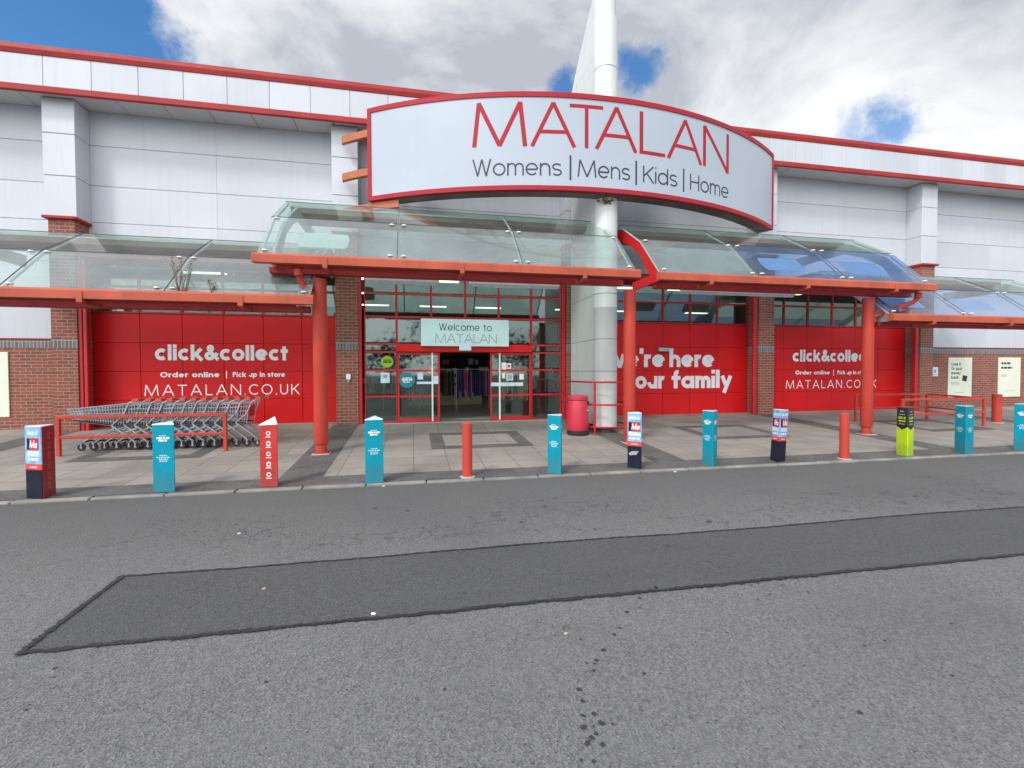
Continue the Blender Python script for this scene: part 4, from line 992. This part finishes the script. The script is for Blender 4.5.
bollard(11.19, 7.75, 1.0, 'teal', 54, 'teal bollard cover in front of the red barrier rails at right', TG, s=.30)
bollard(12.86, 7.77, 1.01, 'teal', 14, 'teal bollard cover at the right end of the kerb', TG, s=.30)
def plain(x, y, h, label, r=.085):
    y -= .05; z0 = pz(y); o = thing('bollard', label, 'bollard', (x, y, z0), 'plain red round bollards')
    m = MB(); m.lathe([(r, .0), (r, h-.015), (r-.012, h), (r*.4, h+.004)], (0,0,0), 'post_red', 24); m.build('shaft', parent=o, smooth=True, local=True)
    m = MB(); m.lathe([(r+.05, -.01), (r+.045, .008), (r+.002, .014)], (0,0,0), 'concrete_pad', 16); m.build('base', parent=o, local=True)
plain(.86, 7.80, .89, 'plain red round bollard in front of the sliding doors')
plain(8.26, 7.79, .90, 'plain red round bollard in front of the right click and collect panel')
plain(17.07, 10.95, .85, 'plain red round bollard near the wall, in front of the cream posters', .115)

# ------------------------------------------------------------------ trolley rails
def tubes(root, name, paths, r, mat):
    for p in paths:
        m = MB(); m.tube(p, r, mat, 8); m.build(name, parent=root, smooth=True)
tr1 = thing('trolley_rail', 'low red barrier rail in front of the nested shopping trolleys', 'railing', (-5.14, 10.5, pz(10.5)), 'red trolley bay rails')
z = pz(10.5)
m = MB(); m.bevbox(-6.60, -3.68, 10.47, 10.53, .735, .80, 'post_red', .008); m.build('top_rail', parent=tr1)
m = MB(); m.bevbox(-6.54, -3.74, 10.475, 10.525, .36, .415, 'post_red', .008); m.build('lower_rail', parent=tr1)
for x in (-6.57, -3.71):
    m = MB(); m.bevbox(x-.032, x+.032, 10.468, 10.532, z-.02, .734, 'post_red', .006); m.build('upright', parent=tr1)
tr2 = thing('trolley_rail', 'red U shaped barrier rails at right, behind the green and teal bollards', 'railing', (14.5, 11, pz(11)), 'red trolley bay rails')
ya, yb = 10.45, 11.75
for yy, xa, xb in ((ya, 13.0, 15.92), (yb, 12.90, 15.62)):
    zz = pz(yy)
    m = MB(); m.bevbox(xa, xb, yy-.03, yy+.03, zz+.76, zz+.82, 'post_red', .008); m.build('top_rail', parent=tr2)
    m = MB(); m.bevbox(xa+.04, xb-.04, yy-.025, yy+.025, zz+.36, zz+.42, 'post_red', .008); m.build('lower_rail', parent=tr2)
    for x in (xa+.032, xb-.032):
        m = MB(); m.bevbox(x-.032, x+.032, yy-.032, yy+.032, zz-.02, zz+.759, 'post_red', .006); m.build('upright', parent=tr2)
for h in (.79, .39): tubes(tr2, 'end_rail', [[(15.59, yb-.04, pz(yb)+h), (15.89, ya+.04, pz(ya)+h)]], .028, 'frame_red')

# ------------------------------------------------------------------ shopping trolleys
def make_trolley(label, loc):
    """front at -x (origin below the front castors), handle at +x"""
    t = thing('shopping_trolley', label, 'trolley', loc, 'nested shopping trolleys')
    hw = .26
    # basket: tapered wire box
    top_f, top_b, bot_f, bot_b = (-.20, .83), (.86, .93), (-.10, .60), (.78, .47)
    def wide(x): return .19+.075*max(0, min(1, (x+.2)/1.06))
    def L(a, b, t_): return (a[0]+(b[0]-a[0])*t_, a[1]+(b[1]-a[1])*t_)
    m = MB(); rw = .0075
    for s in (-1, 1):
        for i in range(21):
            p, q = L(top_f, top_b, i/20), L(bot_f, bot_b, i/20); m.tube([(p[0], s*wide(p[0]), p[1]), (q[0], s*wide(q[0])*.92, q[1])], rw, 'zinc', 4, caps=False)
        for j in range(1, 5):
            p, q = L(top_f, bot_f, j/5), L(top_b, bot_b, j/5); k = 1-.08*j/5; m.tube([(p[0], s*wide(p[0])*k, p[1]), (q[0], s*wide(q[0])*k, q[1])], rw, 'zinc', 4, caps=False)
    for i in range(10):
        x = top_f[0]; yv = -wide(x)+2*wide(x)*i/9; m.tube([(x, yv, top_f[1]), (bot_f[0], yv*.92, bot_f[1])], rw, 'zinc', 4, caps=False)
        q0, q1 = bot_f, bot_b; m.tube([(q0[0], yv*.92, q0[1]), (q1[0], yv/wide(x)*wide(q1[0])*.92, q1[1])], rw, 'zinc', 4, caps=False)
    for j in range(9):
        q = L(bot_f, bot_b, j/8); m.tube([(q[0], -wide(q[0])*.92, q[1]), (q[0], wide(q[0])*.92, q[1])], rw, 'zinc', 4, caps=False)
    for a, b, k in ((top_f, top_b, 1), (bot_f, bot_b, .92)):
        m.tube([(b[0], -wide(b[0])*k, b[1]), (a[0], -wide(a[0])*k, a[1]), (a[0], wide(a[0])*k, a[1]), (b[0], wide(b[0])*k, b[1])], .010, 'zinc', 6)
    m.build('basket', parent=t, local=True)
    m = MB()
    for q_ in (-1, 1): m.tube([(bot_b[0], q_*wide(bot_b[0])*.93, bot_b[1]+.012), (bot_f[0], q_*wide(bot_f[0])*.93, bot_f[1]+.012)], .017, 'rubber', 6)
    m.tube([(.02, -.17, .17), (.02, .17, .17)], .016, 'rubber', 6); m.build('bumper', parent=t, local=True)
    m = MB(); c = .017
    for s in (-1, 1):
        m.tube([(.02, s*.17, .15), (.14, s*.18, .24), (.40, s*.21, .36), (.62, s*.235, .43)], c, 'zinc', 6)       # long front strut
        m.tube([(1.0, s*.25, .15), (.84, s*.25, .30), (.58, s*.24, .50)], c*1.15, 'zinc', 6)                      # rear leg
        m.tube([(.58, s*.24, .50), (.80, s*.262, .70), (.90, s*.265, .94), (1.02, s*.265, 1.0)], c, 'zinc', 6)    # handle stem
    m.tube([(.16, -.18, .25), (.16, .18, .25)], c, 'zinc', 6); m.tube([(.60, -.235, .45), (.60, .235, .45)], c, 'zinc', 6)
    m.build('chassis', parent=t, local=True)
    m = MB(); m.tube([(1.03, -.27, 1.0), (1.03, .27, 1.0)], .020, 'handle_red', 8); 
    for s in (-1, 1): m.bevbox(.98, 1.09, s*.285-.022, s*.285+.022, .965, 1.03, 'handle_red', .008)
    m.build('handle', parent=t, local=True)
    m = MB(); m.bevbox(.80, .815, -.20, .20, .62, .86, 'print_red', .004); m.build('child_seat', parent=t, local=True)
    for x, yv in ((.02, -.17), (.02, .17), (1.0, -.25), (1.0, .25)):
        m = MB(); n = 14
        ring = [(x+.068*cos(2*pi*k/n), .070+.068*sin(2*pi*k/n)) for k in range(n)]; m.extrude_y(ring, yv-.016, yv+.016, 'rubber'); wo = m.build('castor', parent=t, local=True)
        m = MB(); hub = [(x+.022*cos(2*pi*k/n), .066+.022*sin(2*pi*k/n)) for k in range(n)]; m.extrude_y(hub, yv-.022, yv+.022, 'zinc')
        m.box(x-.012, x+.012, yv-.028, yv-.022, .06, .16, 'zinc'); m.box(x-.012, x+.012, yv+.022, yv+.028, .06, .16, 'zinc'); m.box(x-.02, x+.02, yv-.028, yv+.028, .138, .165, 'zinc'); m.build('fork', parent=wo, local=True)
    return t
NTR = 12; tx0, pitch = -6.46, .205
ords = ['', 'second', 'third', 'fourth', 'fifth', 'sixth', 'seventh', 'eighth', 'ninth', 'tenth', 'eleventh']
def tlabel(i):
    if i == 0: return 'foremost wire shopping trolley, at the left end of the nested row'
    if i == NTR-1: return 'last wire shopping trolley, at the right end of the nested row'
    return ords[i]+' wire shopping trolley from the left end of the nested row'
ty = 11.08
proto = make_trolley(tlabel(0), (tx0, ty, pz(ty)))
for i in range(1, NTR):
    c = proto.copy(); COL.objects.link(c); c.location = (tx0+pitch*i, ty+.012*sin(i*2.1), pz(ty)); c.rotation_euler = (0, 0, R(.8*sin(i*1.7))); c['label'] = tlabel(i)
    for ch in list(proto.children):
        d = ch.copy(); COL.objects.link(d); d.parent = c
        for g in list(ch.children):
            e = g.copy(); COL.objects.link(e); e.parent = d

# ------------------------------------------------------------------ weeds
rw = random.Random(11)
def weed(loc, label, n, h, mats, spread, name='weed', lat=.35):
    o = thing(name, label, 'weed', loc)
    m = MB(); l = MB()
    for i in range(n):
        a = rw.uniform(0, 2*pi); hh = h*rw.uniform(.45, 1.0); bx, by = rw.gauss(0, spread*.5), rw.uniform(-.02, .02)
        pts = [(bx, by, 0), (bx+.08*cos(a)*hh, by+.06*sin(a), hh*.4), (bx+lat*.5*cos(a)*hh, by+.12*sin(a), hh*.8), (bx+lat*.7*cos(a)*hh, by+.15*sin(a), hh)]
        m.tube(pts, [.0065, .005, .004, .002], 'weed_stem', 5)
        for k in range(60):
            t = rw.uniform(.25, 1.0)**.6; q = int(t*3) if t < 1 else 2; f = t*3-q; p = [pts[q][c]+(pts[q+1][c]-pts[q][c])*f for c in range(3)]
            s = rw.uniform(.010, .026); d = [rw.uniform(-1, 1) for _ in range(3)]; e = [rw.uniform(-1, 1) for _ in range(3)]; w_ = rw.uniform(-.035, .035)
            p[0] += w_; p[2] += rw.uniform(-.02, .02)
            l.add([tuple(p[c]+s*d[c] for c in range(3)), tuple(p[c]+s*.5*e[c] for c in range(3)), tuple(p[c]-s*d[c] for c in range(3))], [(0,1,2)], rw.choice(mats))
    m.build('stem', parent=o, local=True); l.build('leaves', parent=o, local=True)
weed((-4.02, 9.46, 3.03), 'tall dry brown weed growing out of the left canopy gutter', 11, .66, ['dry_leaf', 'dry_leaf', 'weed_stem'], .13, lat=.28)
weed((-3.52, 9.46, 3.03), 'short thin weed on the left canopy gutter, right of the tall dry weed', 4, .34, ['stalk', 'dry_leaf', 'green_leaf'], .05)
weed((4.70, 11.02, 5.72), 'rust coloured moss tuft on the mast just under the curved sign', 16, .14, ['rust_moss', 'rust_moss', 'green_leaf'], .16, name='moss_tuft', lat=1.6)

# ------------------------------------------------------------------ litter on the road
lr = random.Random(5)
for x, y, mat, lab in ((-1.19, 4.11, 'dry_leaf', 'small pale brown scrap lying on the dark road patch'), (-.297, 3.515, 'white', 'tiny white scrap on the lower seam of the road patch'), (.98, 2.977, 'beige', 'flat beige leaf lying on the road in front of the patch'), (-1.86, 5.61, 'white', 'tiny white scrap on the road between kerb and patch'), (-.46, 7.48, 'white', 'white paper scrap at the kerb beside the teal bollard'), (4.45, 7.46, 'white', 'white scrap at the kerb right of the scuffed bollard')):
    o = thing('litter_scrap', lab, 'litter', (x, y, ROAD), 'scraps of litter on the road'); s = .013 if mat != 'white' else .02
    m = MB(); n = 7; ps = [(s*lr.uniform(.6, 1.5)*cos(2*pi*k/n), s*lr.uniform(.5, 1.1)*sin(2*pi*k/n)) for k in range(n)]; m.extrude_z(ps, .006, .012+lr.uniform(0, .008), mat); m.build('scrap', parent=o, local=True)

# ------------------------------------------------------------------ inside the shop
k = 0
places = []
for yy in (15.6, 18.4, 21.6):
    for xx in (-6.0, -1.6, 0.9, 3.4, 7.2, 9.6, 14.0): places.append((xx, yy))
pn = {-6.0: 'behind the left bay', -1.6: 'left of the doors', .9: 'above the doors', 3.4: 'right of the doors', 7.2: 'behind the family panel', 9.6: 'near the right brick pier', 14.0: 'behind the far right bay'}
rn_ = {15.6: 'nearest the glass', 18.4: 'in the middle row', 21.6: 'in the back row'}
for xx, yy in places:
    o = thing('ceiling_light', 'lit ceiling strip '+rn_[yy]+', '+pn[xx], 'ceiling light', (xx, yy, 4.50), 'lit ceiling strips inside the shop')
    m = MB(); m.bevbox(xx-.62, xx+.62, yy-.16, yy+.16, 4.555, 4.615, 'white', .01); m.build('tray', parent=o)
    m = MB(); m.box(xx-.58, xx+.58, yy-.12, yy+.12, 4.535, 4.552, 'lamp_glow'); m.build('diffuser', parent=o)
def rack(x, y, mats, label, h=1.5, n=15):
    o = thing('clothes_rack', label, 'clothes rack', (x, y, .21), 'clothes racks inside the shop')
    m = MB()
    for s in (-.6, .6): m.tube([(x+s, y-.25, .23), (x+s, y, .26), (x+s, y+.25, .23)], .015, 'zinc', 6); m.tube([(x+s, y, .25), (x+s, y, .21+h)], .014, 'zinc', 6)
    m.tube([(x-.6, y, .21+h), (x+.6, y, .21+h)], .014, 'zinc', 6); m.build('frame', parent=o)
    g = MB(); r = random.Random(int(x*10+y*7))
    for i in range(n):
        gx = x-.54+1.08*i/(n-1); L_ = r.uniform(.75, 1.05); w_ = r.uniform(.20, .26); t = .022
        zt = .21+h-.05; poly = [(y-.04, zt), (y-w_, zt-.10), (y-w_*1.05, zt-L_), (y+w_*1.05, zt-L_), (y+w_, zt-.10), (y+.04, zt)]
        g.extrude_x(poly, gx-t, gx+t, r.choice(mats))
    g.build('garments', parent=o)
rack(-.4, 16.6, ['cloth_black', 'cloth_navy', 'cloth_olive'], 'clothes rack of dark garments behind the left sliding door')
rack(1.0, 18.9, ['cloth_black', 'cloth_olive', 'cloth_pink'], 'clothes rack seen through the left of the door opening')
rack(2.15, 17.4, ['cloth_purple', 'cloth_navy', 'cloth_purple', 'cloth_pink'], 'clothes rack of purple garments at the right of the door opening')
rack(3.6, 16.4, ['cloth_yellow', 'cloth_black', 'cloth_cream'], 'clothes rack with yellow and cream garments behind the right glazing')
rack(4.9, 18.8, ['cloth_navy', 'cloth_pink', 'cloth_black'], 'clothes rack of navy and pink garments deep behind the right glazing')
rack(-2.6, 18.6, ['cloth_pink', 'cloth_cream', 'cloth_black'], 'clothes rack of pink and cream garments deep behind the left glazing')
ct = thing('shop_counter', 'beige counter with dark top seen through the open doors', 'counter', (1.3, 20.6, .21))
m = MB(); m.bevbox(-.2, 2.9, 20.3, 20.9, .212, 1.05, 'beige', .01); m.build('front', parent=ct)
m = MB(); m.bevbox(-.26, 2.96, 20.24, 20.96, 1.052, 1.10, 'dark_metal', .008); m.build('top', parent=ct)
sh = thing('wall_shelving', 'dark wall shelving stacked with goods at the back of the shop', 'shelving', (1.5, 26, .21))
m = MB(); m.box(-6.5, 9.5, 26.4, 26.45, .212, 3.0, 'interior_dark')
for z in (.5, 1.0, 1.5, 2.0, 2.5): m.box(-6.5, 9.5, 25.9, 26.4, z, z+.03, 'interior_dark')
m.build('shelves', parent=sh)
m = MB(); r = random.Random(9)
for z in (.53, 1.03, 1.53, 2.03):
    x = -6.4
    while x < 9.2:
        w_ = r.uniform(.15, .5); m.box(x, x+w_, 25.95, 26.3, z, z+r.uniform(.15, .38), r.choice(['cloth_pink', 'cloth_cream', 'cloth_navy', 'cloth_black', 'cloth_olive', 'beige', 'white', 'print_red'])); x += w_+r.uniform(.03, .2)
m.build('goods', parent=sh)['kind'] = 'stuff'

# ------------------------------------------------------------------ trees across the car park (seen mirrored in the glass)
tl_ = MB(); r = random.Random(21)
for cx, cy, rad, hh in ((-22, -34, 5, 7), (-12, -38, 4.5, 8), (-3, -33, 4, 6.2), (6, -36, 5, 7.5), (15, -34, 4, 6.5), (24, -38, 5.5, 8.5), (36, -33, 5, 7), (-34, -36, 5, 8)):
    tl_.tube([(cx, cy, ROAD-.1), (cx+.1, cy, hh*.5), (cx, cy, hh*.8)], [.25, .18, .06], 'stalk', 7)
    for c in range(9):
        ox, oy, oz = cx+r.gauss(0, rad*.4), cy+r.gauss(0, rad*.35), hh*.68+r.gauss(0, hh*.16)
        for q in range(110):
            d = [r.gauss(0, 1) for _ in range(3)]; p = (ox+d[0]*rad*.22, oy+d[1]*rad*.22, max(1.2, oz+d[2]*rad*.18)); s = r.uniform(.12, .28)
            a = [r.uniform(-1, 1) for _ in range(3)]; b_ = [r.uniform(-1, 1) for _ in range(3)]
            tl_.add([tuple(p[k]+s*a[k] for k in range(3)), tuple(p[k]+s*b_[k] for k in range(3)), tuple(p[k]-s*a[k] for k in range(3)), tuple(p[k]-s*b_[k] for k in range(3))], [(0,1,2,3)], 'tree_leaf')
o = tl_.build('treeline'); tag(o, 'far row of leafy trees across the car park, mirrored in the door glass', 'trees', kind='stuff')

# ------------------------------------------------------------------ sky, sun, camera
SUN_EL, SUN_AZ = 46, 224        # azimuth measured clockwise from +y; the sun stands behind the camera to the right
wd = bpy.data.worlds.new('World'); sc.world = wd; wd.use_nodes = True
N = wd.node_tree.nodes; Lk = wd.node_tree.links
for nd in list(N): N.remove(nd)
def wn(t, **kw):
    nd = N.new(t)
    for k_, v in kw.items(): setattr(nd, k_, v)
    return nd
sky = wn('ShaderNodeTexSky', sky_type='NISHITA'); sky.sun_disc = False; sky.sun_elevation = R(SUN_EL); sky.sun_rotation = R(SUN_AZ); sky.air_density = 1.0; sky.dust_density = .6; sky.ozone_density = 2.0
hs = wn('ShaderNodeHueSaturation'); hs.inputs['Saturation'].default_value = 1.3; Lk.new(sky.outputs[0], hs.inputs['Color'])
bg1 = wn('ShaderNodeBackground'); bg1.inputs['Strength'].default_value = .15; Lk.new(hs.outputs[0], bg1.inputs[0])
tc = wn('ShaderNodeTexCoord'); sep = wn('ShaderNodeSeparateXYZ'); Lk.new(tc.outputs['Generated'], sep.inputs[0])
def mth(op, a, b=None, clamp=False):
    nd = wn('ShaderNodeMath', operation=op); nd.use_clamp = clamp
    for i, v in enumerate((a, b)):
        if v is None: continue
        if hasattr(v, 'links'): Lk.new(v, nd.inputs[i])
        else: nd.inputs[i].default_value = v
    return nd.outputs[0]
zc = mth('ADD', mth('MAXIMUM', sep.outputs[2], 0.0), .42)
cv = wn('ShaderNodeCombineXYZ'); Lk.new(mth('DIVIDE', sep.outputs[0], zc), cv.inputs[0]); Lk.new(mth('DIVIDE', sep.outputs[1], zc), cv.inputs[1])
def wnoise(vec, scale, detail, rough, off=(0,0,0), dist=0):
    mp = wn('ShaderNodeMapping'); mp.inputs['Location'].default_value = off; Lk.new(vec, mp.inputs['Vector'])
    nd = wn('ShaderNodeTexNoise'); nd.inputs['Scale'].default_value = scale; nd.inputs['Detail'].default_value = detail; nd.inputs['Roughness'].default_value = rough; nd.inputs['Distortion'].default_value = dist
    Lk.new(mp.outputs[0], nd.inputs['Vector']); return nd
edge = wnoise(cv.outputs[0], 2.4, 8, .62, (3.1, 1.7, 0)); 
warp = wnoise(tc.outputs['Generated'], 8.0, 8, .62, (1, 2, 3))
def hole(d, ang, soft, gain=1.0):
    """a gap in the cloud around direction d"""
    L = sqrt(sum(c*c for c in d)); d = [c/L for c in d]
    dt = wn('ShaderNodeVectorMath', operation='DOT_PRODUCT'); Lk.new(tc.outputs['Generated'], dt.inputs[0]); dt.inputs[1].default_value = d
    ac = mth('ARCCOSINE', mth('MINIMUM', dt.outputs['Value'], .99999))
    w_ = mth('ADD', ac, mth('MULTIPLY', mth('SUBTRACT', warp.outputs['Fac'], .5), soft*4.6))
    mr = wn('ShaderNodeMapRange', interpolation_type='SMOOTHSTEP'); Lk.new(w_, mr.inputs[0]); mr.inputs[1].default_value = R(ang)-soft*.5; mr.inputs[2].default_value = R(ang)+soft*.5; mr.inputs[3].default_value = gain; mr.inputs[4].default_value = 0
    return mr.outputs[0]
def raydir(px, py, f=474.37, yaw=11.7686, pit=-1.4308, rol=-.1625):
    yw, pt_, rl = R(yaw), R(pit), R(rol); fwd = (sin(yw)*cos(pt_), cos(yw)*cos(pt_), sin(pt_)); r0 = (cos(yw), -sin(yw), 0)
    u0 = (r0[1]*fwd[2]-r0[2]*fwd[1], r0[2]*fwd[0]-r0[0]*fwd[2], r0[0]*fwd[1]-r0[1]*fwd[0])
    a, b_ = (px-512)/f, -(py-384)/f
    return tuple(fwd[i]+a*r0[i]+b_*u0[i] for i in range(3))
holes = [hole(raydir(20, 10), 7.0, .09), hole(raydir(118, 36), 5.0, .08), hole(raydir(563, 84), 2.0, .045, .95), hole(raydir(640, 66), 1.7, .045, .95), hole(raydir(656, 54), 1.5, .045, .95), hole(raydir(895, 128), 2.4, .05, .85), hole(raydir(850, 132), 1.5, .05, .6),
         hole((.62, .26, .76), 13, .16), hole((.2, -.5, .8), 14, .3, .8)]
h = holes[0]
for q in holes[1:]: h = mth('MAXIMUM', h, q)
# wisps of cloud inside the gaps
wis = wn('ShaderNodeMapRange'); Lk.new(edge.outputs['Fac'], wis.inputs[0]); wis.inputs[1].default_value = .56; wis.inputs[2].default_value = .78; wis.inputs[3].default_value = 1; wis.inputs[4].default_value = .5
h = mth('MULTIPLY', h, wis.outputs[0])
shade = wnoise(cv.outputs[0], 2.0, 9, .57, (7.3, 2.2, 0), .4)
# undersides overhead are greyer, the flanks low over the roof are whiter
cfac = mth('ADD', shade.outputs['Fac'], mth('MULTIPLY', mth('SUBTRACT', .545, sep.outputs[2]), .55))
cr = wn('ShaderNodeValToRGB'); Lk.new(cfac, cr.inputs[0]); e = cr.color_ramp.elements
e[0].position = .41; e[0].color = (.545, .575, .655, 1); e[1].position = .59; e[1].color = (1.06, 1.075, 1.09, 1); ee = e.new(.49); ee.color = (.79, .82, .865, 1)
bg2 = wn('ShaderNodeBackground'); Lk.new(cr.outputs[0], bg2.inputs[0])
# the cloud deck glows towards the veiled sun behind the camera
el_, az_ = R(SUN_EL), R(SUN_AZ); sdir = (sin(az_)*cos(el_), cos(az_)*cos(el_), sin(el_))
sd = wn('ShaderNodeVectorMath', operation='DOT_PRODUCT'); Lk.new(tc.outputs['Generated'], sd.inputs[0]); sd.inputs[1].default_value = sdir
gm = wn('ShaderNodeMapRange', interpolation_type='SMOOTHSTEP'); Lk.new(sd.outputs['Value'], gm.inputs[0]); gm.inputs[1].default_value = .05; gm.inputs[2].default_value = 1.0; gm.inputs[3].default_value = .78; gm.inputs[4].default_value = 2.3
Lk.new(gm.outputs[0], bg2.inputs['Strength'])
mx = wn('ShaderNodeMixShader'); Lk.new(h, mx.inputs[0]); Lk.new(bg2.outputs[0], mx.inputs[1]); Lk.new(bg1.outputs[0], mx.inputs[2])
wo = wn('ShaderNodeOutputWorld'); Lk.new(mx.outputs[0], wo.inputs[0])

sl = bpy.data.lights.new('Sun', 'SUN'); sl.energy = 1.5; sl.angle = R(10); sl.color = (1, .95, .88)
so_ = bpy.data.objects.new('Sun', sl); COL.objects.link(so_)
el, az = R(SUN_EL), R(SUN_AZ); dirv = (sin(az)*cos(el), cos(az)*cos(el), sin(el))
from mathutils import Vector, Matrix
so_.rotation_euler = Vector(dirv).to_track_quat('Z', 'Y').to_euler(); so_.location = (0, -20, 30)

cd = bpy.data.cameras.new('Camera'); co = bpy.data.objects.new('Camera', cd); COL.objects.link(co); sc.camera = co
cd.sensor_fit = 'HORIZONTAL'; cd.sensor_width = 36; cd.lens = 474.37/1024*36; cd.clip_start = .05; cd.clip_end = 2000
yw, pt_, rl = R(11.76862), R(-1.43082), R(-.16255)
fwd = Vector((sin(yw)*cos(pt_), cos(yw)*cos(pt_), sin(pt_))); r0 = Vector((cos(yw), -sin(yw), 0)); u0 = r0.cross(fwd)
rr = cos(rl)*r0+sin(rl)*u0; uu = -sin(rl)*r0+cos(rl)*u0
mat = Matrix((rr, uu, -fwd)).transposed().to_4x4(); mat.translation = (0, 0, CAMH); co.matrix_world = mat

sc.view_settings.view_transform = 'Standard'; sc.view_settings.look = 'None'; sc.view_settings.gamma = 1; sc.view_settings.exposure = 0.28
sc.view_settings.use_curve_mapping = False
sc.render.engine = 'CYCLES'
sc.cycles.max_bounces = 8; sc.cycles.transparent_max_bounces = 24; sc.cycles.glossy_bounces = 3; sc.cycles.diffuse_bounces = 3
sc.cycles.use_denoising = True; sc.cycles.sample_clamp_indirect = 6
